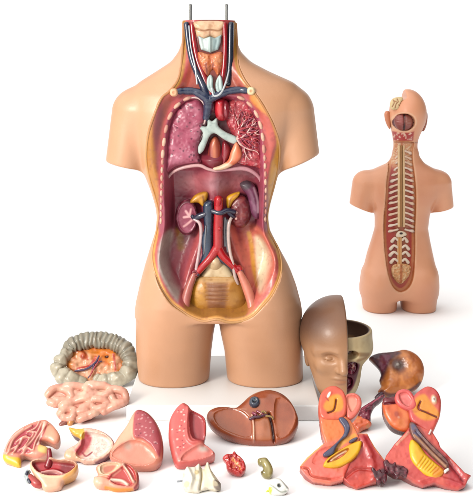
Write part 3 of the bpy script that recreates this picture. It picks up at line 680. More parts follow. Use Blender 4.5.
# removed cranial cap on the left
xs, zs = koff(404.5, 0)[0], koff(0, 97.5)[1]
step = np.maximum(X - xs + 0*Wd + 0*Z, 0*X + 0*Wd + -(Z - zs - .25*(X-xs)*0))
hd_ = smax(hd_, -np.maximum(-(X-xs) * -1 * -1, Z-zs) * 0 + np.minimum(-(X-xs), Z-zs - .6*(X-xs)) + 0*Wd, .002)
f = smin(f, hd_, .008)
f = smax(f, -Z + 0*f, .004)
# spine groove
S_PX = [(394.5, 143), (394, 154), (391.5, 163), (387, 180), (385.5, 200), (384.5, 220), (384.5, 245), (385.5, 262), (387.5, 276), (392.5, 286), (400, 290), (407.5, 285), (412, 273), (414.5, 250), (415, 228), (415.5, 200), (415, 180), (414, 163), (414, 152), (415, 143)]
X2, Z2 = np.meshgrid(ax[0], ax[1], indexing='ij')
SP = smoothcurve(K.uv(S_PX, .05), 3)
S2 = sdpoly(SP, X2, Z2)
bwk, tk = body_front(KT, X2, Z2)
gr = np.minimum(-S2[:, :, None], Wd - (bwk-.013)[:, :, None])
f = smax(f, gr, .002)
# window in the back of the head
wq = K.one(404.7, 122.5, .05)
ell = (np.sqrt(((X2-wq[0])/(10.3*K.px))**2 + ((Z2-wq[1])/(8.6*K.px))**2) - 1) * 8.6*K.px
f = smax(f, np.minimum(-ell[:, :, None], Wd - .036), .0015)
V3, Q3 = surfnets(f.astype(np.float32), (ax[0][0], ax[1][0], ax[2][0]), h)
p = Paint(K, V3, '#f0aa82', .05)
p.noise('#e29470', 16, .4, .75, .4)
fm = V3[:, 2] > -.005
ss = sdpoly(SP, V3[:, 0], V3[:, 1])
p.mix(sstep(.0075, .002, ss) * fm * .8, '#f0b48c')
p.mix(sstep(.0012, .0, ss) * fm, '#c87848'); p.mix(sstep(-.001, -.003, ss)*fm, '#dc8c58'); p.mix(sstep(-.0055, -.0085, ss)*fm, '#b83c30')
for y_, x0_, x1_ in ((150, 396, 413),):
    p.poly([(394, 143), (414, 143), (414, 156), (412, 168), (395, 168), (393, 156)], '#e0a070', 2.5, .9); 
p.poly([(397.5, 150), (408.5, 150), (409, 230), (405, 262), (396, 262), (396, 230)], '#cc7850', 1.6, .8)
p.poly([(388, 262), (412, 262), (409, 276), (400, 284), (391, 276)], '#c8603c', 2.5, .8)
gn = sstep(.48, .62, vnoise(V3[:, 0]*420, V3[:, 1]*420, 3.)) * sstep(-.004, -.008, ss) * sstep(koff(0, 170)[1], koff(0, 158)[1], V3[:, 1]) * fm
p.mix(gn*.7, '#f4dcb8')
p.mix(sstep(.0035, -.001, np.abs((np.sqrt(((V3[:, 0]-wq[0])/(11.2*K.px))**2 + ((V3[:, 1]-wq[1])/(9.5*K.px))**2)-1)*9.5*K.px)) * fm, '#f0c4a0')
p.mix(sstep(koff(0, 141.5)[1]+.0014, koff(0, 141.5)[1], np.abs(V3[:, 1]-koff(0, 142)[1])+koff(0, 141.5)[1]), '#7c3828')
C_ = p.C
p.mix((np.sqrt(((V3[:, 0]-wq[0])/(10*K.px))**2 + ((V3[:, 1]-wq[1])/(8.3*K.px))**2) < 1) & (V3[:, 2] > 0) & (V3[:, 2] < .045), '#5c1c1c')
p.poly([(395, 132), (400, 133), (410, 133), (415, 131.5), (415, 141.5), (395, 141.5)], '#b43430', .6, 1, False)
_r = random.Random(4)
for _ in range(26): p.blob(_r.uniform(396, 414.5), _r.uniform(133, 141), .6, .6, '#f0c8b0', .4)
p.mix(((V3[:, 2] < .0) & (V3[:, 1] > koff(0, 160)[1])).astype(float), '#e8a684')
link_mesh('body_shell', V3, Q3, p.C, M_SKIN, bt, K)
_bf = lambda x, y: float(body_front(KT, np.array([K.one(x, y, .05)[0]]), np.array([K.one(x, y, .05)[1]]))[0][0])
organ('cerebellum', bt, K, [(395, 122), (397, 116), (403, 114), (410, 115.5), (414, 121), (412, 128), (405, 131), (398, 129)], .012, .012, .0012, 8, w0=.036, base='#8c4038', tw=.05, paint=lambda p: (p.line([(404.8, 113), (404.6, 132)], '#2c0c10', .9, .6), p.blob(401, 120, 3, 4, '#b0605a', .8), p.blob(409, 121, 3.5, 4, '#a86858', .8)), detail=lambda d: (d.line([(404.8, 113), (404.6, 132)], -.004, 1.1), [d.line([(396, y), (413, y)], -.0008, .7) for y in (118, 121, 124, 127)]))
organ('brain_surface', bt, K, [(391, 104), (393, 99.5), (397, 97.5), (403.5, 97.5), (404, 103), (403, 108), (397, 110), (392, 109.5)], .006, .015, .0011, 5, w0=.034, base='#e8cc98', tw=.05, paint=lambda p: [p.line(l, '#a86840', .45, .4) for l in ([(393, 107), (395, 103), (394, 100)], [(396, 108), (397, 104), (399, 102), (398, 99)], [(400, 108), (401, 104), (403, 101)], [(395, 101), (397, 102)], [(399, 105), (402, 106)])],
      detail=lambda d: [d.line(l, -.0014, .7) for l in ([(393, 107), (395, 103), (394, 100)], [(396, 108), (397, 104), (399, 102), (398, 99)], [(400, 108), (401, 104), (403, 101)])], mat=M_MATTE)
for pts, c in (([(389.5, 112), (386.5, 111), (384.5, 114), (385.5, 121), (388, 127), (390.5, 129), (391, 120)], '#d88860'), ([(424, 112), (427.5, 113), (427.5, 122), (425, 130), (422.5, 131), (423, 121)], '#b46c54')):
    organ('ear', bt, K, pts, .006, .006, .0012, 3, w0=-.004, tw=0, base=c, mat=M_SKIN)
wf = .052
def wsp(x, y, dlt=.0): return _bf(x, y) - .013 + dlt
tubes('spinal_cord', bt, K, [[(401.4, y, wsp(401, y, .007), 1.1) for y in range(146, 236, 10)]], '#a87440', M_MATTE, n=4)
tubes('spinal_dura', bt, K, [[(399.0, y, wsp(401, y, .004), 1.4) for y in range(146, 236, 10)], [(403.8, y, wsp(401, y, .004), 1.4) for y in range(146, 236, 10)]], '#f0c898', M_MATTE, n=4)
tubes('cauda_equina', bt, K, [[(399.5 + s*.9, y, wsp(400, y, .005), .9) for y in (236, 244, 252, 260, 268)] for s in (-1.6, 0, 1.6)], ['#e8b078', '#d89048', '#e8b078'], M_MATTE, n=4)
organ('dural_ring', bt, K, [(397, 232), (400, 230.5), (405, 232), (406, 235), (400, 237), (395.5, 236)], .004, .006, .001, 2, w0=wsp(400, 234, .006), tw=.045, base='#f2dcc0', mat=M_MATTE, paint=lambda p: p.blob(400.5, 232.8, 1.7, 1.1, '#2c1410'))
rv = random.Random(11)
for y in np.arange(152, 231, 5.6):
    xl = np.interp(y, [150, 165, 185, 240], [396.5, 394.5, 390, 389.2]); xr = np.interp(y, [150, 165, 185, 240], [411, 411.8, 413, 413.2])
    for x0, x1 in ((397.8, xl-.6), (405.2, xr+.6)):
        j = rv.uniform(-.7, .7); e_ = rv.uniform(.9, 1.15)
        tubes('vertebral_process', bt, K, [[(x0, y-1, wsp(x0, y, .004), 1.1), ((x0*.6+x1*.4), y, wsp(x0, y, .004), .95), (x1 + (1 if x1 < x0 else -1)*1.5, y+1.2+j, wsp(x1, y, .003), 1.5*e_), (x1, y+1.8+j, wsp(x1, y, .002), 1.0*e_)]], rv.choice(['#f2d4bc', '#ecc8ac', '#f4dcc8']), M_MATTE, n=4, seg=9)
for y, hw in ((240, 7.5), (247.5, 9), (254, 9.5), (261, 8.5)):
    for s in (-1, 1):
        x0, x1 = 400 + s*2.4, 399.5 + s*hw
        tubes('lumbar_process', bt, K, [[(x0, y, wsp(x0, y, .005), 1.2), ((x0+x1)/2, y-2, wsp(x0, y, .005), 1.3), (x1, y+1.5, wsp(x1, y, .003), 1.9)]], '#f4dcc4', M_MATTE, n=3, seg=8)
organ('sacrum', bt, K, [(391, 266), (396, 263), (405, 263), (410, 266), (408, 275), (403, 281), (399, 283), (395, 280), (391, 274)], .006, .012, .0012, 8, w0=_bf(400, 272)-.012, tw=.05, base='#e0a068', mat=M_MATTE, paint=lambda p: (p.noise('#f0c898', 260, .45, .6, .8), p.line([(400, 264), (399.5, 281)], '#c07040', 1.2)), detail=lambda d: (d.noise(.005, 300), d.line([(400, 264), (399.5, 281)], .002, 1.3)))
print('back torso done')

# ------------------------------------------------------------------ HEAD (face half and opened skull)
E = Frame(337, 399, 0, 0)
head = empty('head_model', E, 'head model, left half a face and right half an open skull, beside the torso', 'anatomical model')
h = .0016
def ev(x, y, w=0): return E.one(x, y, w)
mid = ev(343, 0)[0]
ax, (X, Z, Wd) = sdfgrid((ev(297, 0)[0], -.003, -.085), (ev(378, 0)[0], ev(0, 290)[1], .105), h)
c0 = ev(339, 335)
def headsdf():
    g_ = ellipsoid(X, Z, Wd, (c0[0]-.002, c0[1]+.002, -.006), (.0735, .071, .083))
    q = ev(338, 366)
    g_ = smin(g_, ellipsoid(X, Z, Wd, (q[0], q[1], .018), (.050, .062, .050)), .03)      # face
    q = ev(338, 386); g_ = smin(g_, ellipsoid(X, Z, Wd, (q[0], q[1]+.004, .036), (.026, .020, .026)), .02)  # chin
    return g_
g0 = headsdf()
def P3(x, y): q = ev(x, y, .06); return q
brow = P3(329, 351); g1 = smin(g0, cone(X, Z, Wd, (P3(318, 353)[0], P3(0, 352)[1], .052), (P3(338, 351)[0], P3(0, 352)[1], .069), .006, .006), .012)
g1 = smin(g1, cone(X, Z, Wd, (P3(342, 353)[0], P3(0, 353)[1], .068), (P3(342.5, 369)[0], P3(0, 368)[1], .080), .005, .0085), .008)   # nose
g1 = smin(g1, ellipsoid(X, Z, Wd, (P3(337.8, 369)[0], P3(0, 369)[1], .072), (.0055, .005, .006)), .004)
g1 = smin(g1, ellipsoid(X, Z, Wd, (P3(325, 366)[0], P3(0, 366)[1], .052), (.014, .012, .012)), .012)  # cheek
g1 = smax(g1, -ellipsoid(X, Z, Wd, (P3(329, 357)[0], P3(0, 357)[1], .074), (.0135, .0085, .0125)), .007)     # socket
g1 = smin(g1, ellipsoid(X, Z, Wd, (P3(329, 358)[0], P3(0, 358)[1], .0585), (.0095, .0050, .0078)), .0012)   # closed lid
g1 = smax(g1, -cone(X, Z, Wd, (P3(324.5, 360)[0], P3(0, 359.6)[1], .0615), (P3(333.5, 360)[0], P3(0, 360.2)[1], .0655), .0008, .0008), .0015)
g1 = smin(g1, ellipsoid(X, Z, Wd, (P3(341, 377)[0], P3(0, 377)[1], .066), (.014, .0035, .0065)), .003)   # lips
g1 = smin(g1, ellipsoid(X, Z, Wd, (P3(341, 381)[0], P3(0, 381.2)[1], .064), (.0115, .0042, .0065)), .003)
g1 = smax(g1, -cone(X, Z, Wd, (P3(333, 379.4)[0], P3(0, 379)[1], .070), (P3(343, 379)[0], P3(0, 379)[1], .0755), .0012, .0012), .002)
hf = smax(g1, X - mid + 0*Z, .002); hf = smax(hf, -Z + 0*X, .003)
V3, Q3 = surfnets(np.ascontiguousarray(hf + 0*X + 0*Z + 0*Wd, dtype=np.float32), (ax[0][0], ax[1][0], ax[2][0]), h)
p = Paint(E, V3, '#c0906a', .05)
zh = V3[:, 1]
p.noise('#a87850', 20, .35, .7, .5)
crown_fade = sstep(ev(0, 352)[1], ev(0, 312)[1], zh + .35*(.05-V3[:, 2]))  # brown deepens towards the crown, darkest at the outer left
p.mix(crown_fade*.9, '#7c5238'); p.mix(crown_fade*sstep(.0, -.06, V3[:, 0]-mid+.01)*.7, '#44302c')
p.mix(sstep(-.0004, .0002, V3[:, 0]-mid), '#b89468')
p.line([(321, 351.5), (328, 349), (336, 350)], '#8a6244', .9, .8, .4)
p.blob(340.5, 378.8, 5.5, 3., '#b87858', .5, .6)
link_mesh('face_half', V3, Q3, p.C, M_SKIN, head, E)
organ('ear', head, E, [(304.5, 350), (308, 347), (311, 351), (311, 361), (309, 368), (305.5, 364)], .004, .008, .0012, 3, w0=-.01, tw=0, base='#a87c58', mat=M_SKIN, detail=lambda d: d.blob(308, 356, 1.5, 4, -.002))
# skull half
zc = ev(0, 329)[1]
g2 = ellipsoid(X, Z, Wd, (mid-.004, c0[1]+.004, -.006), (.060, .066, .070))
q = ev(346, 366); g2 = smin(g2, ellipsoid(X, Z, Wd, (mid+.002, q[1], .014), (.030, .056, .044)), .02); g2 = smin(g2, ellipsoid(X, Z, Wd, (mid+.016, ev(0, 346)[1], .010), (.038, .024, .047)), .012)
inner = ellipsoid(X, Z, Wd, (mid-.004, c0[1]+.006, -.006), (.053, .052, .062))
g2 = smax(g2, -inner, .002); g2 = smax(g2, Z - zc + 0*X, .002); g2 = smax(g2, mid + .0005 - X + 0*Z, .0015)
for x, y, w, r in ((350, 352.5, .058, (.014, .008, .018)), (351, 366, .05, (.012, .012, .02)), (348, 381, .05, (.008, .012, .02))):
    q = ev(x, y, .045); g2 = smax(g2, -ellipsoid(X, Z, Wd, (q[0], q[1], w), r), .003)
for a_c, b_c, r in (((347, 357), (357, 351.5), .005), ((356, 352), (368, 354.5), .006), ((357, 358), (366, 357), .005)):
    qa, qb = ev(*a_c, .05), ev(*b_c, .04); g2 = smin(g2, cone(X, Z, Wd, (qa[0], qa[1], .046), (qb[0], qb[1], .036), r, r*.8), .004)
g2 = smax(g2, -Z + 0*X, .003)
V3, Q3 = surfnets(np.ascontiguousarray(g2, dtype=np.float32), (ax[0][0], ax[1][0], ax[2][0]), h)
p = Paint(E, V3, '#cbb488', .045)
p.noise('#b09468', 60, .4, .7, .5)
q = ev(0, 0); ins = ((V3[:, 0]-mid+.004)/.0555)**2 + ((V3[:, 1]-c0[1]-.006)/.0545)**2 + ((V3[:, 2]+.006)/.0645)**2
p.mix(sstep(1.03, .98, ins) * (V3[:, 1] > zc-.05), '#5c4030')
p.poly([(343, 364), (347, 359), (355, 360), (360, 365), (357, 376), (352, 388), (343, 394)], '#5c1428', 1.2); p.blob(349, 365, 3, 4, '#3c0818', .4); p.blob(348, 381, 3.4, 6, '#a02c50', .6)
p.line([(348, 357), (356, 352), (368, 354.5)], '#8c6438', 2., 1.2, .8); p.line([(357, 358.5), (366, 357)], '#a07444', 1.6, 1, .8); p.blob(353, 365, 1, 3, '#e8c8a8', .4)
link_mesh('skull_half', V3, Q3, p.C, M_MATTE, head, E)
organ('nasal_cavity', head, E, [(344, 360), (351, 358), (356, 362), (356, 372), (351, 385), (345, 390)], .008, .03, .0011, 5, w0=.043, tw=.05, base='#6c1830', mat=M_GLOSS, paint=lambda p: (p.noise('#a83858', 160, .45, .65, .8), p.blob(353, 366, 1., 3, '#d8a090')), detail=lambda d: (d.noise(.006, 200), d.line([(345, 366), (354, 368)], -.003, 1), d.line([(345, 375), (352, 378)], -.003, 1)))
print('head done')

# ------------------------------------------------------------------ THE LOOSE PIECES
def piece(name, px, py, e, label, cat, yaw=0, group=None):
    group = {'lung_half': 'halved lung pieces', 'neck_section': 'pair of neck sections'}.get(name, group)
    F = Frame(px, py, e, yaw); return F, empty(name, F, label, cat, group)

# large intestine
F, o = piece('large_intestine', 95, 387, 38, 'grey ridged large intestine around an orange sheet, topmost of the left pieces', 'organ model')
organ('mesentery', o, F, [(67, 352), (80, 345), (100, 344), (117, 349), (124, 360), (122, 372), (112, 379), (98, 379), (84, 381), (72, 376), (66, 364)], .004, .02, .0011, 10, base='#e0883c', ground=True,
      paint=lambda p: (p.poly([(72, 362), (84, 352), (92, 358), (98, 368), (116, 350), (121, 366), (110, 376), (90, 380), (76, 374)], '#ecb088', 2.5), p.poly([(84, 347), (112, 346), (117, 354), (112, 366), (104, 364), (96, 354)], '#e8842c', 2), p.line([(70, 353), (82, 352), (88, 360)], '#b44c1c', 1.6, 1.2), p.blob(84, 358, 3.5, 3, '#a8401c', .5), p.blob(107, 357.5, 2.2, 1.6, '#3c1410'), p.line([(78, 370), (90, 366), (96, 358)], '#c84038', 1.2, .6), p.line([(114, 356), (116, 372)], '#c05040', 1.2, .8), p.noise('#d86838', 180, .5, .75, .5)),
      detail=lambda d: (d.blob(84, 356, 5, 4, .005), d.line([(70, 364), (86, 372), (100, 366)], .003, 3), d.noise(.005, 140), d.blob(107, 357, 2, 2, -.004), d.line([(114, 352), (117, 374)], .004, 3)))
path = [(97, 378, .004, 4.5), (103, 381, .006, 5.5), (112, 380, .008, 7), (122, 378, .009, 8.2), (130, 370, .010, 8.5), (130.5, 358, .010, 8), (123, 347, .010, 8.2), (110, 341.5, .010, 8), (96, 340, .010, 8), (82, 341.5, .010, 8), (71, 346, .010, 7.6), (66, 355, .009, 6.5), (60, 363, .010, 8), (59, 371, .010, 8.6), (68, 378, .010, 8), (77, 380, .008, 6), (84, 381, .004, 4)]
pts = [];
for (x, y, w, r) in path: q = F.one(x, y, w); pts.append((q[0], q[1], w, r*F.px))
pts = smoothcurve(pts, 14, False)
ds = np.r_[0, np.cumsum(np.linalg.norm(np.diff(pts[:, :3], axis=0), axis=1))]
am = sstep(ds.max()*.22, ds.max()*.32, ds) * sstep(ds.max()*.74, ds.max()*.66, ds)
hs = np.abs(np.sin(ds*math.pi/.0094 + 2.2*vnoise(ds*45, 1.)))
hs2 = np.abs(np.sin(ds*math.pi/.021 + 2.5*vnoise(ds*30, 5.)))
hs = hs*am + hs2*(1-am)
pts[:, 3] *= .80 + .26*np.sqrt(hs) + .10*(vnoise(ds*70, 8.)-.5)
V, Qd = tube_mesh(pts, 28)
V += (np.stack([vnoise(V[:, 0]*90+k*17, V[:, 1]*90, V[:, 2]*90) for k in range(3)], 1)-.5)*.006
ring = np.minimum(np.arange(len(V)) // 28, len(hs)+5); hv = np.interp(ring-3, np.arange(len(hs)), hs)
dv = np.interp(ring-3, np.arange(len(hs)), ds)
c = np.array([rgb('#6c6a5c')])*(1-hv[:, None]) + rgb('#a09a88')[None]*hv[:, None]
lf = np.maximum(sstep(ds.max()*.66, ds.max()*.8, dv), sstep(ds.max()*.3, ds.max()*.15, dv))[:, None]*.55; c = c*(1-lf) + rgb('#dcd2b8')[None]*lf
n_ = sstep(.4, .7, vnoise(V[:, 0]*200, V[:, 1]*200, V[:, 2]*200))[:, None]*.4; c = c*(1-n_) + rgb('#8c7e68')[None]*n_
zw = V[:, 1]*F.V[2] + V[:, 2]*F.W[2]; lo = zw < 0.0005
V[lo, 2] += (.0005-zw[lo]) / F.W[2]
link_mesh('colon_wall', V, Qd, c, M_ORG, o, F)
tubes('mesenteric_vein', o, F, [[(75, 371, .012, .9), (86, 369, .013, 1.1), (95, 363, .014, 1.2), (99, 356, .014, .9)], [(94, 364, .014, 1), (92, 372, .012, .8), (88, 378, .01, .6)], [(95, 363, .014, .9), (102, 361, .013, .6)]], '#4c3458', n=5, seg=8)
tubes('mesenteric_artery', o, F, [[(90, 376, .012, .7), (94, 368, .014, .8), (98, 362, .014, .7), (99, 357, .014, .5)]], '#b04048', n=5, seg=8)

# small intestine
F, o = piece('small_intestine', 88, 424, 42, 'pink coiled small intestine model below the grey large intestine', 'organ model')
SI = [(44, 396), (48, 387), (60, 383), (80, 383), (100, 383), (119, 386), (129, 395), (127, 404), (114, 409), (100, 413), (88, 420), (76, 424), (64, 421), (56, 416), (57, 407), (48, 402)]
h = .0012
P = smoothcurve(F.uv(SI, 0), 4)
ax, (X, Yv, Wd) = sdfgrid((P[:, 0].min()-.01, P[:, 1].min()-.01, -.03), (P[:, 0].max()+.01, P[:, 1].max()+.01, .04), h)
X2, Y2 = np.meshgrid(ax[0], ax[1], indexing='ij'); sd = sdpoly(P, X2, Y2)
pr = np.sqrt(1-(1-np.clip(-sd/(8*F.px), 0, 1))**2)
f = smax(smax(Wd - (.0085*pr)[:, :, None], -Wd - (.022*pr)[:, :, None], .004), sd[:, :, None]+.002, .004)
coils = [[(48, 394), (56, 388), (66, 390), (72, 396), (66, 400), (56, 400)], [(66, 386), (78, 386), (88, 389), (84, 395), (76, 393)], [(90, 387), (104, 386), (112, 390), (104, 395), (95, 393)], [(114, 389), (124, 392), (125, 401), (116, 403), (112, 397)],
         [(62, 406), (70, 403), (78, 400), (86, 399), (90, 404), (82, 408)], [(94, 399), (104, 400), (108, 405), (98, 409), (92, 406)], [(60, 413), (66, 409), (74, 410), (72, 417), (64, 417)], [(78, 412), (86, 411), (88, 415), (80, 419)], [(72, 388), (70, 394), (80, 399), (92, 396)], [(50, 402), (56, 404), (60, 401)], [(88, 384.5), (97, 384.5), (104, 385)], [(118, 405), (110, 408), (104, 411)], [(96, 412), (90, 415)], [(86, 388), (92, 393), (100, 398)]]
near = np.full(f.shape, 1e3, np.float32)
for cpts in coils:
    q = F.uv(cpts, .01); q = smoothcurve(q, 3, False)
    t = np.full(f.shape, 1e3, np.float32)
    for i in range(len(q)-1): t = np.minimum(t, cone(X, Yv, Wd, (*q[i], .009+.002*math.sin(i)), (*q[i+1], .009+.002*math.sin(i+1)), 3.9*F.px, 3.9*F.px))
    f = smin(f, t, .0016)
f = np.maximum(f, -(Yv*F.V[2] + Wd*F.W[2]) + 0*X)
V3, Q3 = surfnets(f, (ax[0][0], ax[1][0], ax[2][0]), h)
p = Paint(F, V3, '#e8a890', .01)
p.mix(sstep(.015, .007, V3[:, 2])*.6, '#cc7868'); p.noise('#f0c4a8', 70, .5, .7, .6)  # darker towards the grooves: recess shade mixed into the colour
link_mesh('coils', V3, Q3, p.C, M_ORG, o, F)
tubes('appendix', o, F, [[(69, 419, .004, 3), (64, 423, .003, 3), (61, 425, .003, 2.6)]], '#8c4c40', M_ORG)
tubes('ileum_end', o, F, [[(72, 418, .006, 3.4), (70, 424, .004, 3)]], '#d89458', M_ORG)

# brain half with gyri (left)
F, o = piece('brain_section', 30, 469, 48, 'pink halved brain piece with folded ridges and a yellow lower corner, leftmost', 'organ model')
BR = [(3, 459), (6, 446), (14, 434), (26, 426), (40, 421), (47, 421), (55, 428), (60, 436), (59, 442), (54, 444.5), (48, 441.5), (41.5, 441), (41, 445), (48, 448), (47, 454), (38, 458), (30, 457), (21.5, 456), (20.5, 467), (12, 465)]
gy = [[(6, 455), (9, 446), (15, 438), (24, 431)], [(17, 444), (22, 440), (27, 438)], [(31, 434), (36, 434)], [(26, 448), (31, 441), (34, 436)], [(10, 452), (14, 442), (22, 434), (32, 428)], [(14, 455), (20, 446), (24, 440), (30, 440), (27, 447), (20, 452)], [(24, 452), (30, 446), (36, 438), (42, 426)], [(34, 452), (36, 444), (42, 434), (48, 427)], [(28, 434), (36, 430), (40, 424)], [(8, 456), (14, 450), (19, 448)], [(22, 456), (28, 450), (32, 452)]]
organ('brain_half', o, F, BR, .006, .03, .001, 6, base='#e89078', ground=True,
      paint=lambda p: (p.poly([(10, 452), (16, 438), (28, 429), (42, 425), (42, 436), (34, 452), (22, 455)], '#b03c48', 2), [p.line(l, '#f0ac98', .9, .7) for l in gy], p.poly([(2, 456), (12, 459), (21.5, 460), (21, 470), (8, 468)], '#e8b828', 1), p.poly([(42, 424), (50, 424), (60, 434), (58, 444), (48, 440), (44, 432)], '#f0a484', 2), p.line([(45, 424), (42, 436), (38, 446)], '#f8d0c0', .9), p.line([(48, 425), (45, 434), (40, 442)], '#b84048', .7), p.poly([(40, 446), (48, 447), (47, 454), (39, 453)], '#ecc878', 1), p.below(-.003, '#e8a890', .003)),
      detail=lambda d: ([d.line(l, .0030, 1.2) for l in gy], d.poly([(10, 452), (16, 438), (28, 429), (42, 425), (42, 436), (34, 452), (22, 455)], -.002, 2)))
# brain stem connected lower piece: open bowl
F, o = piece('open_heart_half', 52, 494, 46, 'hollow red bowl shaped half with pale wall, in front of the leftmost piece', 'organ model')
HB = [(31, 462), (38, 459), (47, 460), (50, 457), (58, 460), (68, 459), (76, 462), (78, 467), (75, 474), (68, 479), (63, 482), (61, 488), (54, 491), (45, 491), (40, 484), (33, 474), (30, 467)]
organ('outer_wall', o, F, HB, .006, .03, .001, 6, base='#eeb494', ground=True,
      paint=lambda p: (p.poly([(33, 463), (46, 461), (60, 462), (74, 464), (74, 470), (64, 476), (52, 477), (42, 475), (35, 470)], '#8c1c24', 1.3), p.poly([(36, 464), (56, 462), (60, 468), (44, 471)], '#b83038', 2), p.line([(40, 473), (52, 471), (64, 474)], '#e8a8a0', 1., .8), p.line([(30, 466), (38, 476), (52, 479), (66, 477), (78, 466)], '#f4c8a0', .8), p.poly([(64, 478), (78, 466), (78, 474), (66, 481)], '#e8a860', 1.3)),
      detail=lambda d: (d.bowl([(33, 463), (46, 460.5), (60, 461.5), (75, 464), (74, 470), (64, 476), (52, 477), (42, 475), (35, 470)], -.010, 4), d.line([(42, 472), (54, 470), (62, 473)], .004, 1.6)))
tubes('vessel_trunk', o, F, [[(48, 466, -.004, 4.2), (49.5, 460, .0, 3.4), (49.5, 455, .002, 2.8), (49, 450, .004, 2.4)]], '#8c1c26', M_ORG)
tubes('vessel_end', o, F, [[(28, 472, .001, 3.), (26, 476, .001, 2.8)], [(27, 476, .001, 3.0), (29, 481, .001, 3.)]], '#a8b0b0', M_ORG)
tubes('auricle', o, F, [[(30, 477, .001, 3.2), (36, 483, .002, 4.2), (40, 485, .001, 3.6)]], '#b03c38', M_ORG)
tubes('vein_end', o, F, [[(27.5, 472, .005, 1.6), (26.5, 474, .006, 1.5)], [(28, 479.5, .005, 1.4), (30, 482.5, .005, 1.4)]], '#262a40')

# stomach half
F, o = piece('stomach_half', 92, 466, 46, 'pale opened stomach half with yellow flap and red lining, behind the small round heart piece', 'organ model')
ST = [(69, 428), (76, 429), (83, 429), (96, 430), (107, 435), (114, 442), (114, 449), (107, 457), (98, 463), (86, 464.5), (79, 461), (70, 461), (64, 457), (67, 450), (76, 445), (80, 439), (73, 435)]
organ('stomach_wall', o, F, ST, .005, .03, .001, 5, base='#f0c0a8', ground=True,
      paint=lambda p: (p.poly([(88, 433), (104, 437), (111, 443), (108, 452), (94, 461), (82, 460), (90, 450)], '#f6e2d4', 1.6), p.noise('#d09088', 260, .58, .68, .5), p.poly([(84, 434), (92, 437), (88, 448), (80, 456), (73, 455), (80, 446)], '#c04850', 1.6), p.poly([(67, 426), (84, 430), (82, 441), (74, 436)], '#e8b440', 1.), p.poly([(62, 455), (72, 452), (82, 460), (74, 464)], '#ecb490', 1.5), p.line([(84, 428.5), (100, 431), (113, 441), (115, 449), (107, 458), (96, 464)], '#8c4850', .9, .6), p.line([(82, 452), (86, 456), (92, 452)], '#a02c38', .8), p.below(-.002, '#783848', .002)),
      detail=lambda d: (d.bowl([(84, 434), (104, 436), (111, 443), (108, 452), (94, 460), (82, 460), (76, 455), (82, 446)], -.007, 4), d.noise(.0012, 260), d.line([(84, 429), (100, 431.5), (112, 441), (113, 449), (106, 457), (95, 462)], .002, 1.2)))
# small heart half with chambers
F, o = piece('heart_section', 118, 493, 44, 'small round halved heart with pale chambers and orange bottom edge, below the left lung half', 'organ model')
HS = [(96, 468), (103, 463), (114, 462), (126, 463), (135, 468), (139, 477), (138, 487), (130, 491), (116, 492), (108, 489), (101, 489), (94, 485), (94, 478), (98, 475)]
organ('heart_wall', o, F, HS, .007, .026, .001, 6, base='#e89c80', ground=True,
      paint=lambda p: (p.poly([(100, 467), (112, 464), (121, 466), (116, 473), (106, 477), (99, 474)], '#f0c4a0', 1.2), p.poly([(104, 468), (116, 466), (112, 472), (105, 474)], '#cc7860', 1.2), p.poly([(108, 478), (120, 470), (126, 465), (134, 470), (137, 480), (132, 488), (118, 487), (110, 483)], '#c04440', 1.3), p.line([(124, 467), (129, 474), (134, 484)], '#f4c0a8', 1.3, .8), p.line([(112, 481), (122, 482), (128, 486)], '#f8d4c0', 1.6, .8), p.line([(113, 477), (121, 471)], '#e89080', .9), p.line([(106, 489), (118, 491.5), (132, 491)], '#e8902c', 1.6, 1), p.line([(138, 474), (138.5, 484), (135, 489)], '#a02c30', 1.1, .8), p.blob(98, 482, 5, 6, '#f0b498', .4)),
      detail=lambda d: (d.bowl([(102, 467), (112, 464.5), (120, 466), (115, 473), (106, 476), (101, 473)], -.005, 3), d.bowl([(110, 479), (121, 470), (127, 466), (134, 472), (136, 480), (130, 487), (116, 486)], -.005, 3), d.line([(124, 467), (129, 474), (134, 484)], .005, 1.3), d.line([(112, 481), (122, 482), (128, 486)], .004, 1.6), d.line([(96, 476), (106, 478), (110, 480)], -.003, 1.3)))

# lungs
def spots(p, pl, n, seed, c1, c2):
    rr = random.Random(seed); P2 = p.F.uv(pl, p.w0)
    xs = [a[0] for a in pl]; ys = [a[1] for a in pl]; k = 0
    while k < n:
        x, y = rr.uniform(min(xs), max(xs)), rr.uniform(min(ys), max(ys)); q = p.F.one(x, y, p.w0)
        if sdpoly(P2, np.array([q[0]]), np.array([q[1]]))[0] < -2*p.F.px: p.blob(x, y, rr.uniform(.6, 1.3), rr.uniform(.5, 1), c1 if rr.random() < .7 else c2, .4, .85); k += 1
F, o = piece('lung_half', 145, 473, 45, 'salmon lung half with a speckled dark pink upper face, beside the small round heart', 'organ model')
L1 = [(138, 411), (147, 413), (155, 421), (161, 433), (163.5, 448), (162, 460), (156, 469), (146, 471.5), (134, 470), (121, 465), (110, 459), (112, 449), (119, 437), (127, 426), (133, 415)]
L1D = [(137, 413), (147, 415), (156, 425), (161, 438), (162, 452), (159, 460), (152, 450), (143, 443), (135, 441), (134, 428)]
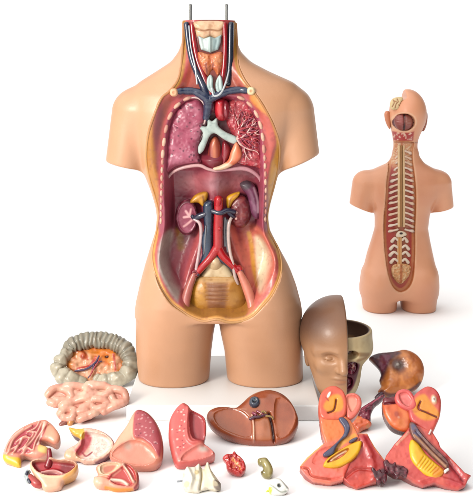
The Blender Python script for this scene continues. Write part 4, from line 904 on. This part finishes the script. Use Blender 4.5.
organ('lung_body', o, F, L1, .012, .035, .0011, 12, base='#e48c74', ground=True, paint=lambda p: (p.poly([(112, 452), (124, 432), (134, 416), (133, 440), (122, 446)], '#f0b090', 1.5), p.poly(L1D, '#b44c54', 1.2), spots(p, L1D, 30, 2, '#e0a0a0', '#7c2838'), p.poly([(114, 455), (134, 444), (148, 448), (157, 462), (140, 468), (122, 462)], '#ec9880', 3, .6), p.blob(129, 449, 4, 3.5, '#c4a898', .8, .8), p.line([(163, 444), (163, 460), (157, 470)], '#b04c48', 1., .8)),  # grey blob in the lower hollow is a highlight painted into the colour
      detail=lambda d: (d.poly(L1D, .004, 1.5), d.bowl([(112, 456), (130, 444), (146, 447), (157, 461), (142, 468), (122, 463)], -.006, 8), d.noise(.0012, 90)))
F, o = piece('lung_half', 188, 471, 45, 'notched salmon red lung half with white flecks, directly left of the brown liver', 'organ model')
L2 = [(182, 404.5), (187, 405.5), (192, 411), (203, 417), (206, 423), (206, 434), (204, 444), (209, 448), (215.5, 455), (210, 460), (196, 465), (181, 469), (175, 465), (171, 453), (168.5, 438), (169.5, 422), (175, 411)]
L2A = [(182, 406), (189, 410), (187, 425), (188, 440), (192, 446), (184, 455), (177, 463), (172, 450), (170, 436), (171, 420), (176, 411)]
organ('lung_body', o, F, L2, .012, .035, .0011, 7, base='#d05a54', ground=True, paint=lambda p: (p.poly(L2A, '#dc6660', 1.5), p.poly([(191, 413), (203, 419), (205, 432), (203, 443), (193, 442), (189, 428)], '#b04448', 1.5), p.poly([(178, 465), (185, 454), (205, 445), (215, 455), (208, 460)], '#e07c70', 1.2), p.blob(203, 451.5, 4.5, 3, '#c4bcb0', .7, .8), spots(p, L2A, 26, 5, '#f6cfc0', '#a83840')),  # grey blob on the lower facet: painted highlight
      detail=lambda d: (d.bowl([(191, 414), (203, 419), (205, 432), (203, 442), (193, 441), (190, 428)], -.010, 5), d.line([(189, 408), (187, 425), (188, 440), (193, 446), (204, 445)], .003, 1.8), d.bowl([(182, 464), (187, 455), (204, 447), (213, 455), (205, 460)], -.004, 4), d.noise(.0010, 110)))

# liver
F, o = piece('liver_model', 255, 447, 48, 'large glossy red brown liver leaning against the front of the white base', 'organ model')
LV_ = [(206.5, 419), (209, 412), (218, 408), (228, 408), (235, 409), (242, 404), (249, 397.5), (259, 392.5), (271, 391), (284, 396), (293, 406), (298.5, 420), (296, 432), (287, 441), (272, 445.5), (253, 445.5), (234, 441), (218, 433), (210, 426)]
organ('liver_body', o, F, LV_, .012, .03, .0011, 12, base='#a0502e', ground=True, mat=M_GLOSS,
      paint=lambda p: (p.noise('#b8663c', 35, .4, .7, .6), p.poly([(208, 418), (222, 410), (240, 416), (238, 436), (220, 430)], '#ac5a34', 4, .6), p.poly([(256, 420), (268, 417), (272, 430), (272, 442), (258, 443)], '#b46a44', 2), p.line([(269, 417), (272, 428), (274, 443)], '#401410', 1.4, .9), p.line([(252, 419), (253.5, 430), (253.5, 444)], '#e8b498', .9, .5), p.line([(246, 413), (228, 410)], '#c08060', .7, .6, .6), p.out([(209, 419), (222, 411), (237, 412), (251, 400), (271, 394), (290, 406), (296, 420), (288, 438), (271, 442.5), (253, 442.5), (233, 438), (216, 430)], '#8c3c22', 1.2, .8), p.line([(236, 408), (246, 402), (258, 394)], '#c07a58', 1, 1, .6)),
      detail=lambda d: (d.bowl([(214, 417), (228, 411), (242, 414), (251, 424), (250, 440), (232, 436), (218, 428)], -.005, 8), d.line([(269, 417), (272, 428), (274, 443)], -.006, 1.6), d.line([(252, 419), (253.5, 430), (253.5, 444)], .003, 1.1), d.bowl([(276, 402), (290, 406), (295, 420), (288, 436), (277, 440), (274, 425)], -.004, 8), d.blob(262, 430, 5, 9, .003), d.blob(264, 405, 8, 5, .003)))
organ('vena_cava_end', o, F, [(249, 403), (250.5, 399), (254.5, 397.5), (258.5, 399), (260, 403), (258.5, 407), (254.5, 408.5), (250.5, 407)], .009, .01, .0009, 4, w0=.012, base='#3c4454', mat=M_GLOSS, paint=lambda p: (p.blob(254.5, 403, 2.8, 2.8, '#20242c', .4), p.blob(253.5, 402, 1., 1., '#6c8090', .5)), detail=lambda d: d.blob(254.5, 403, 2.4, 2.4, -.004))
tubes('hepatic_artery', o, F, [[(253, 413, .016, 1.6), (256, 415, .018, 1.4), (252, 419, .016, 1.4)], [(257, 411, .017, 1.2), (262, 414, .018, 1.1), (264, 416, .017, .9)]], '#8c3048', n=4, seg=8)
tubes('bile_duct', o, F, [[(260, 415, .018, .9), (263, 411, .018, .9), (266, 413, .017, .8)], [(266, 416, .017, 1.), (271, 416.5, .016, .9), (273, 419, .014, .8)]], '#a8884c', n=4, seg=8)
tubes('portal_vein', o, F, [[(250, 419, .016, 1.4), (254, 417, .018, 1.6), (258, 417, .018, 1.4), (266, 415, .017, 1.0), (271, 418, .014, 1.2)]], '#4c2034', n=4, seg=8)

# pale larynx piece
F, o = piece('larynx_piece', 201, 495, 40, 'cream coloured angular cartilage piece with a small grey peg, below the notched lung half', 'organ model')
LX = [(182, 483), (183, 473), (187, 467.5), (195, 467), (199, 463.5), (202, 468), (204, 470), (206.5, 463), (208.5, 463), (211, 470), (216, 477), (221, 484), (221, 489), (216, 491), (208, 489), (202, 490.5), (198, 493), (188, 492), (184, 490)]
organ('cartilage', o, F, LX, .008, .018, .0009, 6, base='#efe6d4', ground=True, mat=M_MATTE, paint=lambda p: (p.poly([(203, 470), (209, 468), (219, 484), (208, 488), (203, 484)], '#ece0c0', 1.2), p.blob(197, 474, 2.2, 2.2, '#c0a868', .5), p.line([(201, 468), (202, 478), (200, 490)], '#a89468', .7), p.poly([(214, 482), (222, 484), (220, 491), (214, 489)], '#8c7c70', 1.), p.noise('#d4c6a4', 150, .5, .7, .5), p.blob(187, 486, 3, 3, '#d8cca4')),
      detail=lambda d: (d.line([(201, 468), (202, 478), (200, 490)], -.005, 1.3), d.line([(208, 465), (212, 478), (218, 486)], .004, 2), d.line([(187, 469), (192, 480), (190, 490)], .004, 2.2), d.line([(197, 468), (196, 480)], -.002, 1.4), d.blob(197, 474, 1.6, 1.6, .003)), sm=False, k=.002)
tubes('peg', o, F, [[(184, 480.5, .003, 1.), (177.5, 481.5, .003, 1.)]], '#8c9094', M_ORG, seg=8)
# red kidney half
F, o = piece('kidney_half', 234, 479, 44, 'small red kidney half with yellow inner spots, right of the cream cartilage piece', 'organ model')
organ('kidney_body', o, F, [(222.5, 459), (226, 455), (232, 454.5), (234, 451.5), (237, 454.5), (243, 460), (246, 466), (245, 472), (240, 476.5), (233, 474.5), (227, 470), (226, 464)], .007, .014, .0008, 5, base='#c02c28', ground=True, mat=M_GLOSS,
      paint=lambda p: ([p.blob(x, y, r, r*1.1, '#e8803c', .5) for x, y, r in ((233, 461, 1.6), (237, 465, 1.8), (234, 468, 1.4), (239, 460, 1.1), (240, 470, 1.2))], p.line([(233, 459), (236, 465), (240, 468)], '#f0b070', .7, .5), p.blob(237, 465, .7, .9, '#fff0c0'), p.noise('#981c1c', 300, .5, .7, .5)),
      detail=lambda d: (d.bowl([(229, 459), (236, 456), (243, 463), (243, 470), (238, 473), (231, 469)], -.003, 3), d.noise(.003, 400)))
# gallbladder
F, o = piece('gallbladder_model', 266, 480, 40, 'small olive green gallbladder standing just above the white glossy piece', 'organ model')
organ('gallbladder_body', o, F, [(257.5, 460), (261, 458.2), (266, 458), (269, 461), (272, 466), (273.3, 472), (271, 478), (267, 479), (263, 477), (260.5, 472.5), (263, 470), (262, 466.5), (258.5, 465)], .007, .012, .0008, 5, base='#8c8048', ground=True, mat=M_GLOSS, paint=lambda p: (p.noise('#a89c60', 90, .4, .7, .7), p.line([(262, 460), (268, 468), (269, 476)], '#b4a874', 1.3, 1.2, .6), p.line([(263, 471), (261.5, 475)], '#54481c', .8)))
# white eye-like piece
F, o = piece('eyeball_half', 277, 497, 40, 'small white glossy oval piece with a dark centre and green yellow tip, lowest of all', 'organ model')
organ('eye_shell', o, F, [(268.5, 487), (270, 482), (274, 478.5), (280, 479), (285, 484), (289, 489), (287, 492.5), (282, 495), (275, 495), (269, 492.5)], .007, .01, .0008, 5, base='#f0efe8', ground=True, mat=M_GLOSS, paint=lambda p: (p.blob(279, 487, 2.3, 2.1, '#484840', .4), p.blob(279, 487, 1., 1., '#14140f', .3), p.line([(282, 481), (287, 489)], '#a8b0a8', .8), p.line([(270, 486), (280, 493), (286, 492)], '#98a090', .5), p.poly([(266, 488), (272, 489), (271, 494), (267, 494)], '#c8d048', .8)), detail=lambda d: (d.blob(279, 487, 2, 2, -.0015), d.line([(271, 484), (280, 492), (286, 491)], -.0012, .8)))
tubes('optic_nerve', o, F, [[(270, 490, .002, 1.1), (266.5, 491.5, .001, .9)]], '#c0c838', seg=8)

# orange brain/eye block
F, o = piece('eye_socket_section', 402, 399, 30, 'round orange brown block with eye socket and dark pointed side, behind the neck sections', 'organ model')
OB = [(369, 358), (376, 354), (386, 352.5), (396, 351.5), (404, 350), (414, 353), (421, 360), (424, 369), (422.5, 380), (417, 389), (408, 393), (397, 395), (388, 397), (381, 395), (378, 391), (381, 386), (379.5, 380), (381, 374), (378, 368), (372, 362)]
organ('socket_block', o, F, OB, .016, .035, .0012, 16, base='#b8682c', ground=True,
      paint=lambda p: (p.noise('#e09048', 70, .4, .7, .6), p.poly([(368, 357), (376, 352), (394, 351), (400, 355), (390, 362), (386, 372), (380, 384), (376, 376), (374, 365)], '#4c2030', 2.5), p.poly([(379, 358), (390, 356), (386, 366), (381, 372)], '#7c2c48', 2), p.blob(397, 366, 8, 7.5, '#5c2c20', .5), p.blob(397.5, 366.5, 4.2, 3.8, '#6c5850', .3), p.blob(396.5, 366, 1.6, 1.3, '#a89c94', .5), p.poly([(402, 350), (420, 356), (424, 370), (418, 378), (410, 362)], '#a85c34', 4, .7), p.line([(381, 392), (390, 396), (408, 392), (420, 384)], '#5c2418', 1.6, 1.2), p.noise('#8c4420', 120, .55, .8, .35)),  # smallest pale blob on the ball: a painted glint
      detail=lambda d: (d.blob(397, 366, 7, 6.5, -.009), d.blob(397, 366, 4, 3.8, .008), d.noise(.004, 60), d.noise(.0008, 250), d.line([(378, 358), (384, 372), (380, 390)], -.004, 4)))
tubes('muscle_strand', o, F, [[(384, 393, .004, 2.2), (380, 395, .005, 2.6), (376, 398, .004, 1.6)]], '#40182c', M_ORG)

# dark muscle strand piece in the middle
F, o = piece('throat_muscle_piece', 363, 433, 38, 'dark purple throat muscle strip with orange end, wedged between the two neck sections', 'organ model')
organ('muscle', o, F, [(350, 414), (358, 410), (366, 405), (374, 400), (382, 395), (385, 397), (381, 402), (375, 407), (371, 415), (370, 424), (363, 428), (357, 422)], .009, .02, .001, 4, base='#541828', ground=True, paint=lambda p: (p.noise('#8c3448', 180, .45, .65, .7), p.line([(362, 410), (372, 404), (380, 399)], '#a04c60', .8, .7)), detail=lambda d: (d.noise(.005, 220), d.line([(356, 416), (368, 409), (380, 399)], .003, 1.5)))
organ('orange_end', o, F, [(349, 418), (355, 415), (363, 418), (370, 422), (371, 426), (363, 430), (358, 433), (352, 427)], .009, .018, .001, 4, w0=.003, base='#d8643c', ground=True, paint=lambda p: p.noise('#e89048', 120, .5, .7, .7), detail=lambda d: d.noise(.003, 200))

# left neck section
F, o = piece('neck_section', 342, 491, 40, 'orange red neck section with blue grey curved band, left one of two', 'organ model')
NS = [(318.5, 408), (320, 396), (326, 388.5), (334, 386), (340, 388.5), (345, 394), (354, 394.5), (360.5, 399), (361, 407), (357, 416), (350.5, 421), (354.5, 428), (357, 434), (367, 435), (374, 447), (384, 461), (386.5, 478), (382, 484), (372, 484), (357, 489.5), (349, 486), (343, 481), (330, 484), (313, 481), (305, 474), (299.5, 467), (307, 458), (316, 450), (324, 443), (321.5, 433), (319.5, 420)]
YE = [(323, 466), (328, 458), (345, 447), (360, 441), (361, 447), (357, 456), (349, 463), (337, 468.5), (327, 468)]
paintL = lambda p: (p.noise('#ec8048', 60, .4, .7, .6), p.poly([(320, 410), (322, 395), (334, 388), (343, 394), (345, 404), (338, 413), (328, 417)], '#dc5c44', 2), p.poly([(323, 408), (330, 398), (338, 396), (343, 402), (342, 411), (330, 414)], '#e8962c', 1.8), p.line([(328, 414), (334, 411), (336, 401)], '#6c1c10', .9, .5), p.blob(328.5, 396.5, 1.3, 3.6, '#f4ece0', .3, 1, -30), p.line([(325.5, 399), (328, 402)], '#b83c28', .8), 
                       p.poly([(345, 396), (355, 395), (360, 401), (358, 412), (350, 419), (345, 411)], '#e87060', 1.5), p.poly([(346, 400), (354, 399), (356, 406), (350, 413)], '#f08c74', 2),
                       p.poly([(322, 420), (338, 416), (352, 424), (355, 434), (340, 440), (326, 440)], '#ec7c3c', 3), p.line([(330, 456), (342, 444), (354, 437)], '#e89c34', 2.2, 1.2),
                       p.poly([(302, 468), (322, 446), (332, 456), (324, 468), (342, 474), (340, 482), (312, 480)], '#ec7060', 2.5), p.line([(300, 468), (308, 470), (312, 477), (330, 480)], '#c04c38', 1., .8), p.line([(299, 466), (310, 456), (322, 445)], '#f0b060', 1.2, .8),
                       p.poly([(360, 438), (368, 437), (376, 449), (386, 462), (386, 480), (378, 482), (372, 466), (358, 456)], '#b02c34', 1.8), p.poly([(343, 470), (358, 458), (374, 468), (378, 482), (357, 489), (347, 484)], '#cc4434', 2), 
                       
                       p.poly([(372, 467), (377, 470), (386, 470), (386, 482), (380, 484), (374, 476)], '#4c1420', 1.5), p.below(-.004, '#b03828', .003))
detL = lambda d: (d.line([(344, 394), (345, 406), (349, 418)], -.003, 1.3), d.noise(.0018, 110), d.noise(.0006, 300))
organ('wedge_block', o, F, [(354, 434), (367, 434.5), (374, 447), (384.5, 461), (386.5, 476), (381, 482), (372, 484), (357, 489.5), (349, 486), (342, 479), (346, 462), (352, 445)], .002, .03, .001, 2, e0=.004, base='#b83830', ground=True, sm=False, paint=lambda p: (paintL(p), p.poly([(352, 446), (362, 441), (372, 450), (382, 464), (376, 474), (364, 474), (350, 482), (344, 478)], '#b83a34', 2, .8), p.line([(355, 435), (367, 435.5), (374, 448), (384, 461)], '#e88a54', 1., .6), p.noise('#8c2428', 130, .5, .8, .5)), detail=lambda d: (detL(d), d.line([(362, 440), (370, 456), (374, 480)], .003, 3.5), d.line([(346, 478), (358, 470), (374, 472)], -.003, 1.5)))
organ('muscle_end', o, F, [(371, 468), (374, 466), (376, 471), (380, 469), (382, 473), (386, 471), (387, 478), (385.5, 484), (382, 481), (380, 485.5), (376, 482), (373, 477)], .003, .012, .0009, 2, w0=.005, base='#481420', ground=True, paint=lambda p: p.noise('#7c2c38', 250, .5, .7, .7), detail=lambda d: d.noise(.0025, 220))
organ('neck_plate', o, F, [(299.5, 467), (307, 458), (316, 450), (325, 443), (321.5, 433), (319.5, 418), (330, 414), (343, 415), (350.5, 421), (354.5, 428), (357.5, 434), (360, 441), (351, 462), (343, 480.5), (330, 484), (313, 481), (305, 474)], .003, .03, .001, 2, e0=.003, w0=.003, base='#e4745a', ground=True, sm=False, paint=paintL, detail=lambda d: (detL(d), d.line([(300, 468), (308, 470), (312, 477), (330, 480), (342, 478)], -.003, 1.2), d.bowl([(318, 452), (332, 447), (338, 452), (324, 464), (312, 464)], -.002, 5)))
organ('head_part', o, F, [(318.5, 408), (320, 396), (325.5, 389), (333, 386.5), (339.5, 388.5), (344.5, 394), (347, 404), (346, 414), (342, 420), (332, 421.5), (321, 419)], .004, .03, .001, 3, e0=.003, w0=.004, base='#e4684c', ground=True, paint=lambda p: (paintL(p), p.out([(322, 408), (323, 397), (328, 391), (334, 389.5), (340, 393), (343, 404), (341, 413), (332, 417), (324, 415)], '#dc5c44', 1.2, .8)), detail=lambda d: (d.noise(.001, 150), d.line([(328, 414), (334, 411), (336, 401)], -.003, 1), d.blob(328.5, 396.5, 2, 4, .002, -30)))
organ('ear_lobe', o, F, [(344.5, 398), (348, 394.5), (355, 394), (360.5, 398.5), (361.5, 406), (358, 414), (351.5, 420), (346.5, 418), (346, 408)], .004, .03, .001, 3, e0=.003, w0=.002, base='#e87464', ground=True, paint=lambda p: (p.poly([(347, 400), (354, 398.5), (356.5, 405), (351, 413)], '#f09880', 2), p.noise('#d85848', 120, .5, .8, .4)), detail=lambda d: d.bowl([(346, 399), (355, 397), (358, 404), (351, 414)], -.004, 3))
organ('yellow_cup', o, F, YE, .004, .02, .001, 3, e0=.002, w0=.008, base='#e8ae18', ground=True, paint=lambda p: (p.line([(332, 470), (346, 466), (357, 457)], '#d08c10', 1.5, 1.2), p.poly([(327, 463.5), (331, 458.5), (343, 451), (349, 449.5), (345, 455), (336, 461)], '#b8502c', .9), p.line([(331, 461), (338, 456), (346, 451.5)], '#e8c8b0', .7, .5), p.blob(335, 460, 1.5, 1, '#7c2c28', .4), p.noise('#d49410', 90, .5, .8, .5)),
      detail=lambda d: (d.bowl([(327, 463.5), (331, 458.5), (343, 451), (349, 449.5), (345, 455), (336, 461)], -.005, 1.5), d.line([(331, 461), (338, 456), (346, 451.5)], .002, 1)))
organ('oesophagus_band', o, F, [(338.5, 419), (343, 417.5), (348, 422), (350, 429), (347, 436), (340, 442), (336, 448), (333, 454), (325, 457), (323, 454), (329, 449), (336, 443), (343, 435), (344, 428)], .002, .006, .0009, 2, w0=.0125, base='#484660', paint=lambda p: p.noise('#6c6880', 120, .5, .7, .6))
organ('salivary_strip', o, F, [(349, 441), (355, 437.5), (358, 438), (354, 441.5), (350, 443)], .0015, .006, .0009, 2, w0=.0125, base='#544c64')

# right neck section
F, o = piece('neck_section', 428, 493, 40, 'red neck section with long brown channel beside a yellow ridged oval, right one of two', 'organ model')
NR = [(383, 399), (388, 397.5), (395, 396), (398, 391), (406, 390), (413, 396), (418, 392), (427, 387), (436, 391), (440.5, 400), (440, 415), (436, 426), (432, 434), (438.5, 443), (440, 448), (454, 462), (464, 473), (471, 476), (467.5, 481), (465, 487), (458, 490.5), (446, 488), (435, 483.5), (423, 487), (413, 482), (404, 475), (396, 474), (389, 470), (383.5, 463), (386, 456), (394, 445), (406, 433), (398, 430), (389, 423), (383, 412)]
YR = [(411, 440), (408.5, 449), (411, 461), (420, 472), (431, 479), (440, 478), (444, 471), (436, 464), (426, 455), (418, 444)]
paintR = lambda p: (p.noise('#d8604c', 60, .4, .7, .6), p.poly([(383, 400), (394, 398), (404, 410), (410, 426), (400, 430), (388, 422), (383, 412)], '#d46034', 1.8), p.poly([(384, 398), (395, 397), (396, 404), (386, 405)], '#7c1c28', 1.3), p.poly([(396, 394), (404, 391), (412, 396), (418, 406), (414, 416), (404, 412), (398, 404)], '#d85c58', 1.5), p.poly([(400, 396), (407, 395), (412, 404), (406, 408)], '#e07870', 2),
                       p.poly([(411, 408), (416, 399), (424, 396), (430, 404), (438, 414), (436, 420), (424, 422), (414, 416)], '#dc8c2c', 1.8), p.line([(420, 403), (418, 410), (426, 414), (436, 418.5)], '#6c1c14', .9, .5), p.blob(433, 401.5, 3, 5, '#e4b48c', .3), p.blob(433, 401.5, 1.7, 3, '#f4ece0', .3), p.blob(396, 416, 2.5, 3, '#b04830', .5), p.blob(398, 419, 1.3, 1.3, '#d88c70', .5),
                       p.poly([(388, 458), (396, 446), (408, 434), (414, 440), (408, 452), (412, 466), (404, 472), (394, 468)], '#d85c50', 2), p.line([(396, 446), (408, 434)], '#f0a890', 1, .8), p.poly([(384, 460), (390, 464), (398, 466), (407, 470), (406, 477), (396, 475), (388, 471)], '#5c1820', 1.3), p.noise('#b03038', 120, .55, .75, .4),
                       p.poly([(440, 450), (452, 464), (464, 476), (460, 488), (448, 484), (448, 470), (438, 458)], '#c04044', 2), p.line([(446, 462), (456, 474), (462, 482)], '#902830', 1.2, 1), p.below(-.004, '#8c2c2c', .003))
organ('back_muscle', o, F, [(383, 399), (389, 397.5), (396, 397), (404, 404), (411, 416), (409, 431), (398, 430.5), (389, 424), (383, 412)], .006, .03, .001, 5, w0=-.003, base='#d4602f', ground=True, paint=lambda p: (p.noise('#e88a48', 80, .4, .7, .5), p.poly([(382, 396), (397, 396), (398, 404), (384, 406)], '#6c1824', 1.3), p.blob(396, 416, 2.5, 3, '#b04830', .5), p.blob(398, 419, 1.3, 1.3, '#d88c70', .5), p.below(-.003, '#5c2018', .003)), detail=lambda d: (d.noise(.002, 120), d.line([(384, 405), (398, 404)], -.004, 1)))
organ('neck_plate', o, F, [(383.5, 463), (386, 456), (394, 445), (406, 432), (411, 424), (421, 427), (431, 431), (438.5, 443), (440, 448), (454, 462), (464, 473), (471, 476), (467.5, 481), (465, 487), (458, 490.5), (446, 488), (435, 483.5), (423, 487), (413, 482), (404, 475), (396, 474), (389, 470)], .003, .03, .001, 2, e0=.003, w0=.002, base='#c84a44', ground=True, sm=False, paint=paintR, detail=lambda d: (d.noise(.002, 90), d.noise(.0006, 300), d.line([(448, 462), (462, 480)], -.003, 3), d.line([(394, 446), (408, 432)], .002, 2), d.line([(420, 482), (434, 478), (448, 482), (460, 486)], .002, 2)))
organ('muscle_end', o, F, [(383, 462), (387, 460), (391, 464), (395, 462), (397, 467), (402, 466), (408, 471), (406, 477), (401, 474), (397, 478), (392, 473), (387, 472)], .003, .012, .0009, 2, w0=.005, base='#4c1420', ground=True, paint=lambda p: p.noise('#80303c', 250, .5, .7, .7), detail=lambda d: d.noise(.0025, 220))
organ('head_part', o, F, [(409, 402), (413, 397), (418, 392), (427, 387), (435.5, 390.5), (440.5, 400), (440, 415), (436, 426), (431, 434), (422, 430), (411, 422), (408, 412)], .005, .03, .001, 4, e0=.003, w0=.002, base='#cc4c48', ground=True, paint=lambda p: (paintR(p), p.blob(433, 401.5, 1, 1.6, '#b09080', .3)), detail=lambda d: (d.noise(.001, 120), d.line([(420, 403), (418, 410), (426, 414), (436, 418.5)], -.003, 1), d.blob(433, 401.5, 2.6, 4.4, .003)))
organ('ear_lobe', o, F, [(394.5, 399), (397, 392), (403.5, 389.5), (410, 391.5), (414.5, 398), (417, 406), (413, 412), (405, 410.5), (398, 406)], .005, .03, .001, 4, e0=.002, w0=.004, base='#d85c58', ground=True, paint=lambda p: (p.poly([(399, 397), (406, 395), (411, 402), (408, 408), (402, 405)], '#e47c74', 2), p.noise('#c84848', 120, .5, .8, .4)), detail=lambda d: d.bowl([(398, 396), (406, 393.5), (412, 401), (409, 408), (402, 405)], -.004, 3))
organ('yellow_gland', o, F, YR, .006, .02, .001, 6, e0=.002, w0=.005, base='#ecb41c', ground=True, paint=lambda p: ([p.line([(417+i*2.6, 467+i*1.4), (423+i*2.6, 458+i*2.1)], '#c8880c', .4, .35) for i in range(7)], p.poly([(434, 468), (444, 470), (442, 480), (432, 480)], '#d87828', 1.6, .7), p.noise('#dc9c18', 90, .5, .8, .5)), detail=lambda d: ([d.line([(417+i*2.6, 467+i*1.4), (423+i*2.6, 458+i*2.1)], -.0012, .7) for i in range(7)],))
organ('spinal_channel', o, F, [(409, 424), (414, 423), (419, 430), (426, 439), (436, 449), (446, 459), (449, 466), (446, 469), (440, 464), (430, 455), (421, 446), (412, 437)], .003, .01, .0009, 2.5, w0=.0115, base='#6c4038', paint=lambda p: (p.poly([(411, 425), (418, 428), (421, 438), (413, 434)], '#605870', 1.2), p.line([(414, 436), (430, 452), (445, 467)], '#b07c54', .9, .7), p.line([(418, 431), (434, 448), (448, 462)], '#4c2428', 1., .8), p.noise('#8c5c4c', 200, .5, .7, .5)), detail=lambda d: d.line([(416, 432), (432, 450), (446, 463)], -.0025, 1.3))
organ('tooth_chip', o, F, [(443.5, 470.5), (448, 467.5), (449.5, 470), (445, 473.5)], .002, .006, .0008, 2, w0=.013, base='#f0e8e0', sm=False)
tubes('hyoid_peg', o, F, [[(429, 434, .011, .9), (431, 430, .013, .9)]], '#e8c8c0', seg=8)
print('done')
